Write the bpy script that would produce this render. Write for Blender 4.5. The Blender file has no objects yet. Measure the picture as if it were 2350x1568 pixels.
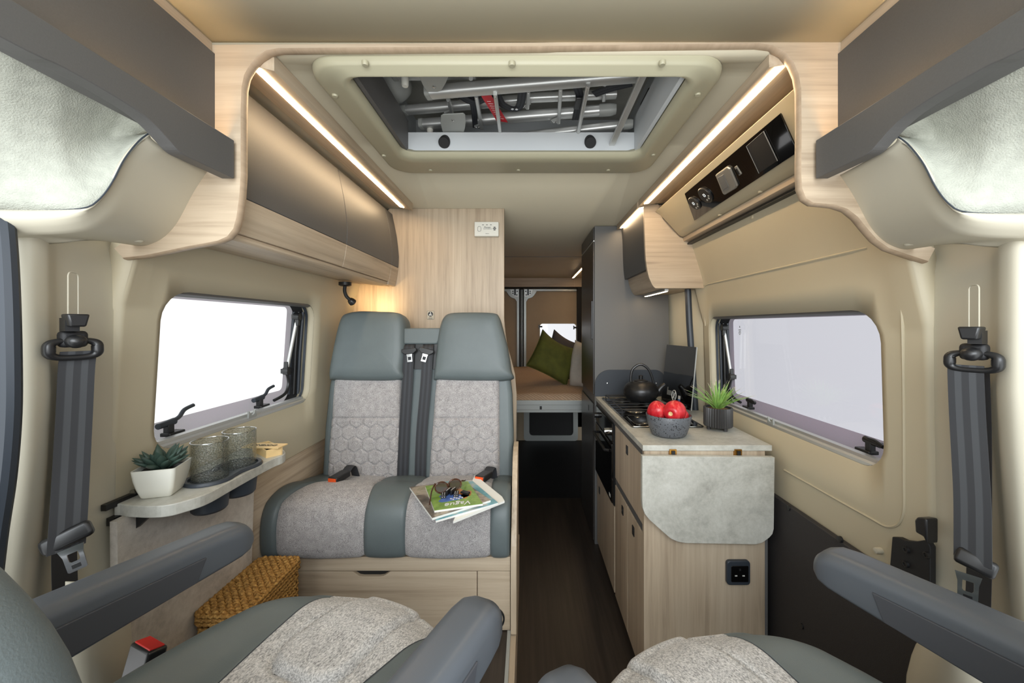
import bpy, bmesh, math, random
from mathutils import Vector, Matrix, noise
random.seed(7)
SC = bpy.context.scene
COL = SC.collection
PI = math.pi
F, CX, CY, H = 900.0, 1208.0, 748.0, 1.3      # focal length (px), vanishing point, eye height

def P(px, py, D):                      # a point of the photo at a known depth
    return Vector(((px - CX) * D / F, D, H - (py - CY) * D / F))
def PZ(px, py, z):                     # ... on a known horizontal plane
    return P(px, py, F * (H - z) / (py - CY))
def PX(px, py, X):                     # ... on a known lengthwise vertical plane
    return P(px, py, F * X / (px - CX))
def V(*a): return Vector(a)
def interp(tab, x):
    if x <= tab[0][0]: return tab[0][1]
    for (a, b), (c, d) in zip(tab, tab[1:]):
        if x <= c: return b + (d - b) * (x - a) / (c - a)
    return tab[-1][1]
XLT = [(-.1, -.93), (.24, -.925), (.79, -.915), (1.0, -.911), (1.2, -.902), (1.39, -.886), (1.55, -.86), (1.75, -.80), (1.95, -.72)]
XRT = [(-.1, .905), (.7, .897), (.93, .892), (1.15, .887), (1.34, .88), (1.5, .862), (1.7, .80), (1.95, .72)]
def XL(z): return interp(XLT, z)
def XR(z): return interp(XRT, z)

# ---------------------------------------------------------------- materials
def lin(c):
    r = []
    for v in c:
        v /= 255.0
        r.append(v / 12.92 if v <= .04045 else ((v + .055) / 1.055) ** 2.4)
    return (*r, 1.0)
M = {}
def newmat(name):
    m = bpy.data.materials.new(name); m.use_nodes = True
    nt = m.node_tree; b = nt.nodes['Principled BSDF']
    M[name] = m
    return m, nt, b
def coords(nt, scale, rot=(0, 0, 0)):
    tc = nt.nodes.new('ShaderNodeTexCoord'); mp = nt.nodes.new('ShaderNodeMapping')
    mp.inputs['Scale'].default_value = scale if hasattr(scale, '__len__') else (scale,) * 3
    mp.inputs['Rotation'].default_value = rot
    nt.links.new(tc.outputs['Object'], mp.inputs['Vector'])
    return mp.outputs['Vector']
def noisetex(nt, vec, scale=1, detail=3, rough=.5, dist=0):
    n = nt.nodes.new('ShaderNodeTexNoise')
    n.inputs['Scale'].default_value = scale; n.inputs['Detail'].default_value = detail
    n.inputs['Roughness'].default_value = rough; n.inputs['Distortion'].default_value = dist
    nt.links.new(vec, n.inputs['Vector'])
    return n.outputs['Fac']
def ramp(nt, fac, stops):
    r = nt.nodes.new('ShaderNodeValToRGB'); e = r.color_ramp.elements
    e[0].position, e[0].color = stops[0]; e[1].position, e[1].color = stops[-1]
    for p, c in stops[1:-1]:
        k = e.new(p); k.color = c
    nt.links.new(fac, r.inputs['Fac'])
    return r.outputs['Color']
def bumpnode(nt, fac, b, strength, dist=.002):
    n = nt.nodes.new('ShaderNodeBump'); n.inputs['Strength'].default_value = strength; n.inputs['Distance'].default_value = dist
    nt.links.new(fac, n.inputs['Height']); nt.links.new(n.outputs['Normal'], b.inputs['Normal'])
def mat(name, col, rough=.5, metal=0, var=None, bump=None, coat=0, spec=None):
    m, nt, b = newmat(name)
    c = lin(col)
    b.inputs['Base Color'].default_value = c
    b.inputs['Roughness'].default_value = rough; b.inputs['Metallic'].default_value = metal
    b.inputs['Coat Weight'].default_value = coat
    if spec is not None: b.inputs['Specular IOR Level'].default_value = spec
    if var:
        sc, am = var[:2]
        f = noisetex(nt, coords(nt, 1), sc, var[2] if len(var) > 2 else 3)
        lo = tuple(v * (1 - am) for v in c[:3]) + (1,); hi = tuple(min(1, v * (1 + am)) for v in c[:3]) + (1,)
        nt.links.new(ramp(nt, f, [(.3, lo), (.7, hi)]), b.inputs['Base Color'])
    if bump:
        f = noisetex(nt, coords(nt, 1), bump[0], 4)
        bumpnode(nt, f, b, bump[1], bump[2] if len(bump) > 2 else .001)
    return m
def wood(name, axis, dark, mid, light, rough=.45):
    m, nt, b = newmat(name)
    s = [55, 55, 55]; s['xyz'.index(axis)] = 2.2
    f = noisetex(nt, coords(nt, s), 1, 5, .62, .35)
    s2 = [7, 7, 7]; s2['xyz'.index(axis)] = .9
    g = noisetex(nt, coords(nt, s2), 1, 3, .5, .6)
    mx = nt.nodes.new('ShaderNodeMath'); mx.operation = 'MULTIPLY_ADD'; mx.inputs[1].default_value = .55; 
    nt.links.new(f, mx.inputs[0])
    mg = nt.nodes.new('ShaderNodeMath'); mg.operation = 'MULTIPLY'; mg.inputs[1].default_value = .45
    nt.links.new(g, mg.inputs[0]); nt.links.new(mg.outputs[0], mx.inputs[2])
    c = ramp(nt, mx.outputs[0], [(.3, lin(dark)), (.48, lin(mid)), (.68, lin(light))])
    nt.links.new(c, b.inputs['Base Color']); b.inputs['Roughness'].default_value = rough
    bumpnode(nt, f, b, .12, .0006)
    return m
WD, WM, WL = (146, 128, 107), (181, 163, 140), (201, 185, 162)
for ax in 'xyz': wood('oak_' + ax, ax, WD, WM, WL)
wood('plywood', 'y', (150, 130, 108), (168, 147, 123), (182, 160, 136))
wood('vinyl_plank', 'y', (38, 32, 28), (52, 45, 40), (68, 59, 52), .4)
mat('wall', (190, 180, 155), .55, var=(3, .03), bump=(900, .06))
mat('ceiling', (190, 181, 158), .6, var=(2, .03), bump=(700, .05))
mat('trim', (190, 184, 166), .5, bump=(1200, .06))
mat('ceiling_cab', (208, 201, 178), .6, bump=(700, .05))
mat('hatchtrim', (170, 165, 140), .45, bump=(1200, .05))
mat('fascia', (186, 174, 146), .45, bump=(1200, .05))
mat('headliner', (170, 172, 161), .95, var=(60, .09), bump=(420, .5, .003))
mat('slate', (84, 83, 82), .5, var=(400, .05), bump=(1500, .05))
mat('slate_side', (100, 100, 99), .5, var=(400, .06))
mat('wardrobe_face', (50, 47, 45), .28)
mat('leather', (92, 101, 102), .48, var=(12, .05), bump=(520, .25, .0012))
mat('armplastic', (82, 87, 93), .38, bump=(1600, .08))
mat('black', (20, 20, 21), .4)
mat('black_gloss', (9, 9, 10), .06, coat=.6)
mat('black_matt', (24, 24, 26), .6, bump=(900, .1))
mat('black_hard', (30, 30, 31), .34)
mat('rubber', (17, 17, 18), .7)
mat('doorpanel', (50, 47, 47), .7, var=(900, .18), bump=(700, .5, .002))
mat('alu', (205, 206, 204), .42, .75)
mat('alu_paint', (176, 180, 178), .35, .35)
mat('chrome', (215, 215, 215), .1, 1.0)
mat('steel', (160, 160, 156), .22, 1.0)
mat('white_plastic', (222, 220, 210), .4)
mat('white_panel', (196, 200, 202), .45, var=(3, .04))
mat('greyplastic', (150, 152, 148), .45)
mat('silver_plastic', (150, 148, 142), .32, .5)
mat('smoke', (78, 86, 84), .15)
mat('mattress_side', (130, 112, 92), .9)
mat('velvet_green', (86, 88, 30), .85, var=(14, .25))
mat('linen', (196, 190, 180), .9, var=(40, .05), bump=(500, .3))
mat('cushion_dark', (72, 66, 66), .9)
mat('terracotta_red', (200, 45, 45), .3)
mat('red_plastic', (205, 44, 38), .35)
mat('orange_plastic', (226, 84, 28), .4)
mat('red_label', (186, 34, 44), .5)
mat('ceramic', (226, 224, 212), .3, bump=(60, .04))
mat('pot_black', (58, 57, 57), .45)
mat('soil', (120, 88, 58), .95, var=(300, .5), bump=(300, 1, .004))
mat('pine', (226, 194, 138), .5, var=(30, .08))
mat('paper', (232, 232, 226), .6)
mat('succulent', (58, 78, 68), .5, var=(9, .25))
mat('seal', (48, 54, 62), .45)
mat('pip', (240, 240, 236), .5)
mat('ink', (40, 40, 38), .6)
mat('screw', (182, 172, 150), .4)
mat('brass', (178, 130, 60), .3, 1.0)
mat('white_print', (225, 225, 220), .5)
mat('tortoise', (70, 40, 24), .15, var=(70, .7))
mat('stitch', (156, 162, 165), .7)
mat('door_trim', (172, 154, 130), .6, var=(3, .06))
mat('tarp', (170, 168, 158), .7, var=(6, .1), bump=(9, .6, .02))
mat('sticker_silver', (196, 186, 164), .4)
mat('webbing_dark', (42, 43, 47), .7)
mat('glass_apple', (200, 40, 50), .3)

# melange fabric
def fabric(name, lo, mid, hi, scale=520):
    m, nt, b = newmat(name)
    f = noisetex(nt, coords(nt, (scale, scale * .55, scale)), 1, 2, .7)
    g = noisetex(nt, coords(nt, 45), 1, 3, .6)
    mx = nt.nodes.new('ShaderNodeMath'); mx.operation = 'MULTIPLY_ADD'; mx.inputs[1].default_value = .8
    mg = nt.nodes.new('ShaderNodeMath'); mg.operation = 'MULTIPLY'; mg.inputs[1].default_value = .2
    nt.links.new(f, mx.inputs[0]); nt.links.new(g, mg.inputs[0]); nt.links.new(mg.outputs[0], mx.inputs[2])
    nt.links.new(ramp(nt, mx.outputs[0], [(.32, lin(lo)), (.5, lin(mid)), (.66, lin(hi))]), b.inputs['Base Color'])
    b.inputs['Roughness'].default_value = .95
    b.inputs['Sheen Weight'].default_value = .15
    bumpnode(nt, f, b, .5, .0015)
fabric('melange', (98, 95, 95), (158, 154, 153), (196, 192, 190))
fabric('melange_seat', (112, 111, 110), (178, 177, 175), (216, 214, 211), 430)

def concrete(name, a, b_, c_):
    m, nt, b = newmat(name)
    f = noisetex(nt, coords(nt, 7), 1, 8, .72, .4)
    g = noisetex(nt, coords(nt, (60, 60, 60)), 1, 4, .7)
    mx = nt.nodes.new('ShaderNodeMath'); mx.operation = 'MULTIPLY_ADD'; mx.inputs[1].default_value = .72
    mg = nt.nodes.new('ShaderNodeMath'); mg.operation = 'MULTIPLY'; mg.inputs[1].default_value = .28
    nt.links.new(f, mx.inputs[0]); nt.links.new(g, mg.inputs[0]); nt.links.new(mg.outputs[0], mx.inputs[2])
    nt.links.new(ramp(nt, mx.outputs[0], [(.33, lin(a)), (.5, lin(b_)), (.64, lin(c_))]), b.inputs['Base Color'])
    b.inputs['Roughness'].default_value = .42
concrete('concrete', (150, 148, 140), (182, 181, 172), (200, 199, 191))
concrete('concrete_warm', (150, 143, 134), (188, 181, 171), (206, 200, 190))

# speckled bowl: dark flecks on grey
m, nt, b = newmat('speckle')
vo = nt.nodes.new('ShaderNodeTexVoronoi'); vo.inputs['Scale'].default_value = 170
nt.links.new(coords(nt, 1), vo.inputs['Vector'])
vn = noisetex(nt, coords(nt, 60), 1, 2)
ad = nt.nodes.new('ShaderNodeMath'); ad.operation = 'ADD'
nt.links.new(vo.outputs['Distance'], ad.inputs[0]); nt.links.new(vn, ad.inputs[1])
nt.links.new(ramp(nt, ad.outputs[0], [(.74, lin((22, 22, 24))), (.80, lin((92, 95, 100)))]), b.inputs['Base Color'])
b.inputs['Roughness'].default_value = .45
# apple skin
m, nt, b = newmat('apple_skin')
f = noisetex(nt, coords(nt, (90, 90, 12)), 1, 4, .6)
nt.links.new(ramp(nt, f, [(.3, lin((176, 22, 34))), (.55, lin((206, 44, 52))), (.75, lin((226, 96, 90)))]), b.inputs['Base Color'])
b.inputs['Roughness'].default_value = .28
# woven seagrass
m, nt, b = newmat('seagrass')
f = noisetex(nt, coords(nt, 160), 1, 4, .7)
nt.links.new(ramp(nt, f, [(.3, lin((100, 68, 26))), (.5, lin((164, 120, 56))), (.7, lin((208, 168, 98)))]), b.inputs['Base Color'])
b.inputs['Roughness'].default_value = .75; bumpnode(nt, f, b, .6, .003)
# grass-like leaves: pale tips
m, nt, b = newmat('grass_leaf')
f = noisetex(nt, coords(nt, 30), 1, 2)
nt.links.new(ramp(nt, f, [(.3, lin((98, 150, 60))), (.7, lin((164, 200, 110)))]), b.inputs['Base Color'])
mat('grass_tip', (206, 200, 172), .5)
# quilt with a woven zigzag relief
m, nt, b = newmat('quilt')
w1 = nt.nodes.new('ShaderNodeTexWave'); w1.bands_direction = 'DIAGONAL'; w1.inputs['Scale'].default_value = 22; w1.inputs['Distortion'].default_value = 3
nt.links.new(coords(nt, 1), w1.inputs['Vector'])
nt.links.new(ramp(nt, w1.outputs['Fac'], [(0, lin((176, 146, 118))), (1, lin((198, 168, 140)))]), b.inputs['Base Color'])
b.inputs['Roughness'].default_value = .9; bumpnode(nt, w1.outputs['Fac'], b, .6, .006)
# seat-belt webbing: lengthwise stripes across local x
def webbing(name, a, c_, w=.048):
    m, nt, b = newmat(name)
    tc = nt.nodes.new('ShaderNodeTexCoord'); sp = nt.nodes.new('ShaderNodeSeparateXYZ')
    nt.links.new(tc.outputs['UV'], sp.inputs[0])
    mm = nt.nodes.new('ShaderNodeMath'); mm.operation = 'MULTIPLY'; mm.inputs[1].default_value = 2.5
    fr = nt.nodes.new('ShaderNodeMath'); fr.operation = 'FRACT'
    nt.links.new(sp.outputs['X'], mm.inputs[0]); nt.links.new(mm.outputs[0], fr.inputs[0])
    r = ramp(nt, fr.outputs[0], [(.48, lin(a)), (.56, lin(c_))])
    nt.links.new(r, b.inputs['Base Color']); b.inputs['Roughness'].default_value = .6
webbing('webbing', (48, 49, 52), (68, 70, 73))
mat('armcover', (66, 68, 73), .5)
webbing('webbing_black', (30, 31, 35), (46, 48, 53))
# translucent fly screen frit
m, nt, b = newmat('frit')
ck = nt.nodes.new('ShaderNodeTexChecker'); ck.inputs['Scale'].default_value = 1
nt.links.new(coords(nt, 420), ck.inputs['Vector'])
out = nt.nodes['Material Output']; tr = nt.nodes.new('ShaderNodeBsdfTransparent'); df = nt.nodes.new('ShaderNodeBsdfDiffuse')
df.inputs['Color'].default_value = lin((150, 128, 150)); mx = nt.nodes.new('ShaderNodeMixShader')
mp_ = nt.nodes.new('ShaderNodeMapRange'); mp_.inputs[3].default_value = .62; mp_.inputs[4].default_value = .9
nt.links.new(ck.outputs['Fac'], mp_.inputs[0]); nt.links.new(mp_.outputs[0], mx.inputs[0])
nt.links.new(tr.outputs[0], mx.inputs[1]); nt.links.new(df.outputs[0], mx.inputs[2]); nt.links.new(mx.outputs[0], out.inputs['Surface'])
# panes and tumblers: clear sheet with a fresnel reflection
def sheet(name, tint, bump=None, base=.04):
    m, nt, b = newmat(name)
    out = nt.nodes['Material Output']
    tr = nt.nodes.new('ShaderNodeBsdfTransparent'); tr.inputs['Color'].default_value = tint
    gl = nt.nodes.new('ShaderNodeBsdfGlossy'); gl.inputs['Roughness'].default_value = .03
    lw = nt.nodes.new('ShaderNodeLayerWeight'); lw.inputs['Blend'].default_value = .5
    pw = nt.nodes.new('ShaderNodeMath'); pw.operation = 'POWER'; pw.inputs[1].default_value = 4
    ma = nt.nodes.new('ShaderNodeMath'); ma.operation = 'MULTIPLY_ADD'; ma.inputs[1].default_value = .7; ma.inputs[2].default_value = base
    nt.links.new(lw.outputs['Facing'], pw.inputs[0]); nt.links.new(pw.outputs[0], ma.inputs[0])
    mx = nt.nodes.new('ShaderNodeMixShader')
    nt.links.new(ma.outputs[0], mx.inputs[0]); nt.links.new(tr.outputs[0], mx.inputs[1]); nt.links.new(gl.outputs[0], mx.inputs[2])
    nt.links.new(mx.outputs[0], out.inputs['Surface'])
    if bump:
        f = noisetex(nt, coords(nt, bump[0]), 1, 2, .5)
        bn = nt.nodes.new('ShaderNodeBump'); bn.inputs['Strength'].default_value = bump[1]; bn.inputs['Distance'].default_value = .004
        nt.links.new(f, bn.inputs['Height'])
        nt.links.new(bn.outputs['Normal'], gl.inputs['Normal']); nt.links.new(bn.outputs['Normal'], lw.inputs['Normal'])
sheet('pane', (.97, .98, .98, 1))
sheet('crackle', (.90, .92, .91, 1), (240, 1.0), .06)
nt = M['crackle'].node_tree; trn = [n for n in nt.nodes if n.bl_idname == 'ShaderNodeBsdfTransparent'][0]
vo = nt.nodes.new('ShaderNodeTexVoronoi'); vo.inputs['Scale'].default_value = 170; vo.feature = 'DISTANCE_TO_EDGE'; nt.links.new(coords(nt, (1, 1, 1.6)), vo.inputs['Vector'])
nt.links.new(ramp(nt, vo.outputs['Distance'], [(.0, (.62, .64, .63, 1)), (.10, (.93, .95, .94, 1))]), trn.inputs['Color'])
sheet('glass_rim', (.9, .92, .91, 1), None, .4)
sheet('lens', (.45, .36, .30, 1))
def emit(name, col, s):
    m, nt, b = newmat(name)
    b.inputs['Base Color'].default_value = lin(col)
    b.inputs['Emission Color'].default_value = lin(col); b.inputs['Emission Strength'].default_value = s
emit('led', (255, 222, 176), 24)
emit('led_cab', (255, 206, 138), 26)
emit('indicator', (225, 235, 240), .5)
# magazine covers: soft blotches of print
def cover(name, stops, scale):
    m, nt, b = newmat(name)
    f = noisetex(nt, coords(nt, scale), 1, 4, .6, .5)
    nt.links.new(ramp(nt, f, [(p, lin(c)) for p, c in stops]), b.inputs['Base Color']); b.inputs['Roughness'].default_value = .3
cover('cover_green', [(.3, (96, 128, 50)), (.55, (128, 158, 72)), (.7, (150, 176, 96))], 30)
cover('cover_stone', [(.25, (50, 46, 44)), (.45, (110, 100, 90)), (.55, (168, 156, 140)), (.75, (90, 100, 60))], 18)
cover('cover_sea', [(.3, (36, 120, 130)), (.5, (120, 170, 180)), (.6, (190, 182, 170)), (.75, (90, 140, 200))], 9)
mat('print_blue', (74, 104, 170), .3, var=(60, .25)); mat('print_orange', (176, 112, 52), .3, var=(60, .3)); mat('print_white', (225, 222, 220), .4)

# ---------------------------------------------------------------- mesh builder
def rrect(u0, u1, v0, v1, r, n=6):
    pts = []
    rs = r if hasattr(r, '__len__') else (r,) * 4      # corners: (u1,v1) (u0,v1) (u0,v0) (u1,v0)
    for (cu, cv, a, q) in ((u1 - rs[0], v1 - rs[0], 0, rs[0]), (u0 + rs[1], v1 - rs[1], 90, rs[1]), (u0 + rs[2], v0 + rs[2], 180, rs[2]), (u1 - rs[3], v0 + rs[3], 270, rs[3])):
        for k in range(n + 1):
            t = math.radians(a + 90 * k / n)
            pts.append((cu + q * math.cos(t), cv + q * math.sin(t)))
    return pts
def smooth_line(pts, n):
    """Catmull-Rom through pts, n samples per span."""
    pts = [Vector(p) for p in pts]; out = []
    for i in range(len(pts) - 1):
        p0 = pts[max(i - 1, 0)]; p1 = pts[i]; p2 = pts[i + 1]; p3 = pts[min(i + 2, len(pts) - 1)]
        for k in range(n):
            t = k / n
            out.append(.5 * ((2 * p1) + (p2 - p0) * t + (2 * p0 - 5 * p1 + 4 * p2 - p3) * t * t + (3 * p1 - p0 - 3 * p2 + p3) * t ** 3))
    out.append(pts[-1]); return out
def resample(pts, n):
    pts = [Vector(p) for p in pts]
    L = [0]
    for a, b_ in zip(pts, pts[1:]): L.append(L[-1] + (b_ - a).length)
    out = []
    for k in range(n):
        s = L[-1] * k / (n - 1); i = 0
        while i < len(L) - 2 and L[i + 1] < s: i += 1
        t = (s - L[i]) / max(1e-9, L[i + 1] - L[i]); out.append(pts[i].lerp(pts[i + 1], min(1, t)))
    return out
def wpos(o):
    v = Vector((0, 0, 0))
    while o: v += o.location; o = o.parent
    return v

class MB:
    def __init__(s): s.bm = bmesh.new(); s.uvs = None
    def v(s, p): return s.bm.verts.new(p)
    def face(s, vs):
        try: return s.bm.faces.new(vs)
        except ValueError: return None
    def box(s, x0, x1, y0, y1, z0, z1):
        return s.obox(((x0 + x1) / 2, (y0 + y1) / 2, (z0 + z1) / 2), ((x1 - x0) / 2, 0, 0), (0, (y1 - y0) / 2, 0), (0, 0, (z1 - z0) / 2))
    def obox(s, c, a, b, d):
        c, a, b, d = Vector(c), Vector(a), Vector(b), Vector(d)
        v = [s.v(c + i * a + j * b + k * d) for i in (-1, 1) for j in (-1, 1) for k in (-1, 1)]
        for f in ((0, 1, 3, 2), (4, 6, 7, 5), (0, 4, 5, 1), (2, 3, 7, 6), (0, 2, 6, 4), (1, 5, 7, 3)): s.face([v[i] for i in f])
        return s
    def prism(s, pts, axis, a, b):
        """polygon in the two other axes (in xyz order) extruded along axis from a to b"""
        def mk(p, t):
            return {'x': (t, p[0], p[1]), 'y': (p[0], t, p[1]), 'z': (p[0], p[1], t)}[axis]
        A = [s.v(mk(p, a)) for p in pts]; B = [s.v(mk(p, b)) for p in pts]
        s.face(A); s.face(B[::-1]); n = len(pts)
        for i in range(n): s.face([A[i], B[i], B[(i + 1) % n], A[(i + 1) % n]])
        return s
    def solid(s, A, B):
        """two matching 3D polygons joined into a slab"""
        a = [s.v(p) for p in A]; b = [s.v(p) for p in B]; n = len(a)
        s.face(a); s.face(b[::-1])
        for i in range(n): s.face([a[i], b[i], b[(i + 1) % n], a[(i + 1) % n]])
        return s
    def loft(s, rings, cap=True, closed=True):
        R = [[s.v(p) for p in r] for r in rings]; n = len(R[0])
        for A, B in zip(R, R[1:]):
            for i in range(n if closed else n - 1): s.face([A[i], A[(i + 1) % n], B[(i + 1) % n], B[i]])
        if cap and closed: s.face(R[0][::-1]); s.face(R[-1])
        return s
    def tube(s, pts, r, seg=8, cap=True, closed=False, flat=None):
        pts = [Vector(p) for p in pts]; n = len(pts); rings = []
        up = None
        for i, p in enumerate(pts):
            if closed: t = pts[(i + 1) % n] - pts[i - 1]
            else: t = pts[min(i + 1, n - 1)] - pts[max(i - 1, 0)]
            t.normalize()
            if up is None:
                up = Vector((0, 0, 1)) if abs(t.z) < .9 else Vector((1, 0, 0))
                if flat is not None: up = Vector(flat[2])
            a = t.cross(up).normalized(); u = a.cross(t).normalized(); up = u
            rr = r[i] if hasattr(r, '__len__') else r
            if flat is not None: ra, ru = flat[0] * rr, flat[1] * rr
            else: ra = ru = rr
            rings.append([p + a * ra * math.cos(2 * PI * k / seg) + u * ru * math.sin(2 * PI * k / seg) for k in range(seg)])
        if closed: rings.append(rings[0]); s.loft(rings, False)
        else: s.loft(rings, cap)
        return s
    def cyl(s, p0, p1, r, seg=20, r1=None):
        p0, p1 = Vector(p0), Vector(p1)
        return s.tube([p0, p1], [r, r if r1 is None else r1], seg)
    def lathe(s, prof, c, seg=32, axis=(0, 0, 1)):
        c = Vector(c); ax = Vector(axis).normalized()
        e = Vector((1, 0, 0)) if abs(ax.x) < .9 else Vector((0, 1, 0))
        a = ax.cross(e).normalized(); b = ax.cross(a)
        rings = [[c + ax * h + (a * math.cos(2 * PI * k / seg) + b * math.sin(2 * PI * k / seg)) * max(r, 1e-5) for k in range(seg)] for r, h in prof]
        return s.loft(rings)
    def grid(s, rows, wrap=False):
        R = [[s.v(p) for p in r] for r in rows]
        for A, B in zip(R, R[1:]):
            for i in range(len(A) - 1): s.face([A[i], A[i + 1], B[i + 1], B[i]])
        return s
    def ellip(s, c, ax, seg=16, rings=10):
        c = Vector(c); a, b, d = (Vector(t) for t in ax)
        R = []
        for i in range(rings + 1):
            t = PI * i / rings
            R.append([c + d * -math.cos(t) + (a * math.cos(2 * PI * k / seg) + b * math.sin(2 * PI * k / seg)) * max(1e-4, math.sin(t)) for k in range(seg)])
        return s.loft(R)
    def strip(s, centers, side, thick, nrm):
        """a flat band with thickness; uv.x runs across it"""
        rows = []
        for c, sd, nn in zip(centers, side, nrm):
            c, sd, nn = Vector(c), Vector(sd), Vector(nn)
            rows.append([c - sd, c + sd, c + sd + nn * thick, c - sd + nn * thick])
        uvl = s.bm.loops.layers.uv.verify()
        R = [[s.v(p) for p in r] for r in rows]
        for j, (A, B) in enumerate(zip(R, R[1:])):
            for i in range(4):
                f = s.face([A[i], A[(i + 1) % 4], B[(i + 1) % 4], B[i]])
                if f:
                    us = {0: (0, 1), 1: (1, 1), 2: (1, 0), 3: (0, 0)}[i]
                    for l, u in zip(f.loops, (us[0], us[1], us[1], us[0])): l[uvl].uv = (u * .999, j)
        s.face(R[0][::-1]); s.face(R[-1])
        return s
    def build(s, name, m, parent=None, bevel=0, smooth=True, subd=0, solid=0, seg=2, offset=-1, angle=32):
        bm = s.bm
        off = wpos(parent) if parent else Vector((0, 0, 0))
        for v in bm.verts: v.co -= off
        bmesh.ops.remove_doubles(bm, verts=bm.verts, dist=1e-6)
        bmesh.ops.recalc_face_normals(bm, faces=bm.faces)
        me = bpy.data.meshes.new(name); bm.to_mesh(me); bm.free()
        me.materials.append(M[m] if isinstance(m, str) else m)
        for p in me.polygons: p.use_smooth = smooth
        o = bpy.data.objects.new(name, me); COL.objects.link(o)
        if parent: o.parent = parent
        if solid:
            k = o.modifiers.new('solid', 'SOLIDIFY'); k.thickness = solid; k.offset = offset
        if bevel:
            k = o.modifiers.new('bevel', 'BEVEL'); k.width = bevel; k.segments = seg; k.limit_method = 'ANGLE'; k.angle_limit = math.radians(35)
            k.harden_normals = False
        if subd:
            k = o.modifiers.new('sub', 'SUBSURF'); k.levels = subd; k.render_levels = subd
        if smooth:
            try: me.set_sharp_from_angle(angle=math.radians(angle))
            except Exception: pass
        return o

def tag(o, label, cat, group=None):
    o['label'] = label; o['category'] = cat
    if group: o['group'] = group
    return o
def thing(name, label, cat, loc=(0, 0, 0), group=None):
    o = bpy.data.objects.new(name, None); COL.objects.link(o); o.location = loc
    o.empty_display_size = .05
    return tag(o, label, cat, group)
def struct(o):
    o['kind'] = 'structure'; return o
def sroot(name, loc=(0, 0, 0)):
    o = bpy.data.objects.new(name, None); COL.objects.link(o); o.location = loc; o.empty_display_size = .05
    return struct(o)
def plab(o, label): o['label'] = label; return o
def copy_tree(o, parent=None):
    c = o.copy(); COL.objects.link(c)
    if parent: c.parent = parent
    for ch in list(o.children): copy_tree(ch, c)
    return c
def text(name, body, size, m, origin, xdir, ydir, parent=None, depth=.0006, italic=0):
    """flat raised lettering centred on origin, reading along xdir"""
    cu = bpy.data.curves.new(name, 'FONT'); cu.body = body; cu.size = size; cu.extrude = depth; cu.align_x = 'CENTER'; cu.align_y = 'CENTER'; cu.shear = italic
    cu.resolution_u = 3
    t = bpy.data.objects.new(name, cu); COL.objects.link(t)
    dg = bpy.context.evaluated_depsgraph_get()
    me = bpy.data.meshes.new_from_object(t.evaluated_get(dg)); bpy.data.objects.remove(t); bpy.data.curves.remove(cu)
    x = Vector(xdir).normalized(); y = Vector(ydir).normalized(); z = x.cross(y)
    R = Matrix((x, y, z)).transposed().to_4x4(); R.translation = Vector(origin) - (wpos(parent) if parent else Vector((0, 0, 0)))
    me.transform(R); me.materials.clear(); me.materials.append(M[m])
    o = bpy.data.objects.new(name, me); COL.objects.link(o)
    if parent: o.parent = parent
    return o

def hole_panel(u, v, hole, r, f, rings=5, n=6):
    """a sheet over the rectangle u x v with a rounded hole; f maps (u,v) to a point"""
    h = rrect(*hole, r, n)
    cu, cv = (hole[0] + hole[1]) / 2, (hole[2] + hole[3]) / 2
    out = []
    corners = [(u[1], v[1]), (u[0], v[1]), (u[0], v[0]), (u[1], v[0])]
    hw, hh = (hole[1] - hole[0]) / 2, (hole[3] - hole[2]) / 2
    for i, (a, b_) in enumerate(h):
        q, k = divmod(i, n + 1); e = n // 2
        if k == e: out.append(corners[q]); continue
        # project to the side this point belongs to
        side = (q, 0) if k < e else (q, 1)
        horiz = (q % 2 == 0 and k < e) or (q % 2 == 1 and k > e)      # on the u = const sides
        if horiz: out.append((u[1] if a > cu else u[0], b_))
        else: out.append((a, v[1] if b_ > cv else v[0]))
    mb = MB(); R = []
    for j in range(rings + 1):
        t = j / rings
        R.append([f(a + (c - a) * t, b_ + (d - b_) * t) for (a, b_), (c, d) in zip(h, out)])
    mb.loft(R, cap=False)
    return mb
# ================================================================ CAMERA, LIGHT
cam = bpy.data.cameras.new('camera'); camo = bpy.data.objects.new('camera', cam); COL.objects.link(camo)
camo.location = (0, 0, H); camo.rotation_euler = (PI / 2, 0, 0)
cam.sensor_width = 36; cam.lens = F / 2350 * 36; cam.shift_x = -33 / 2350; cam.shift_y = -36 / 2350; cam.clip_start = .02
SC.camera = camo
SC.view_settings.view_transform = 'Standard'; SC.view_settings.look = 'None'; SC.view_settings.gamma = 1; SC.view_settings.use_curve_mapping = False
SC.view_settings.exposure = 0.5
SC.cycles.use_denoising = True; SC.cycles.max_bounces = 10; SC.cycles.diffuse_bounces = 6; SC.cycles.transparent_max_bounces = 24
SC.cycles.caustics_reflective = False; SC.cycles.caustics_refractive = False; SC.cycles.sample_clamp_indirect = 6

w = bpy.data.worlds.new('studio'); SC.world = w; w.use_nodes = True
nt = w.node_tree; bg = nt.nodes['Background']
tc = nt.nodes.new('ShaderNodeTexCoord'); sp = nt.nodes.new('ShaderNodeSeparateXYZ'); nt.links.new(tc.outputs['Generated'], sp.inputs[0])
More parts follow.
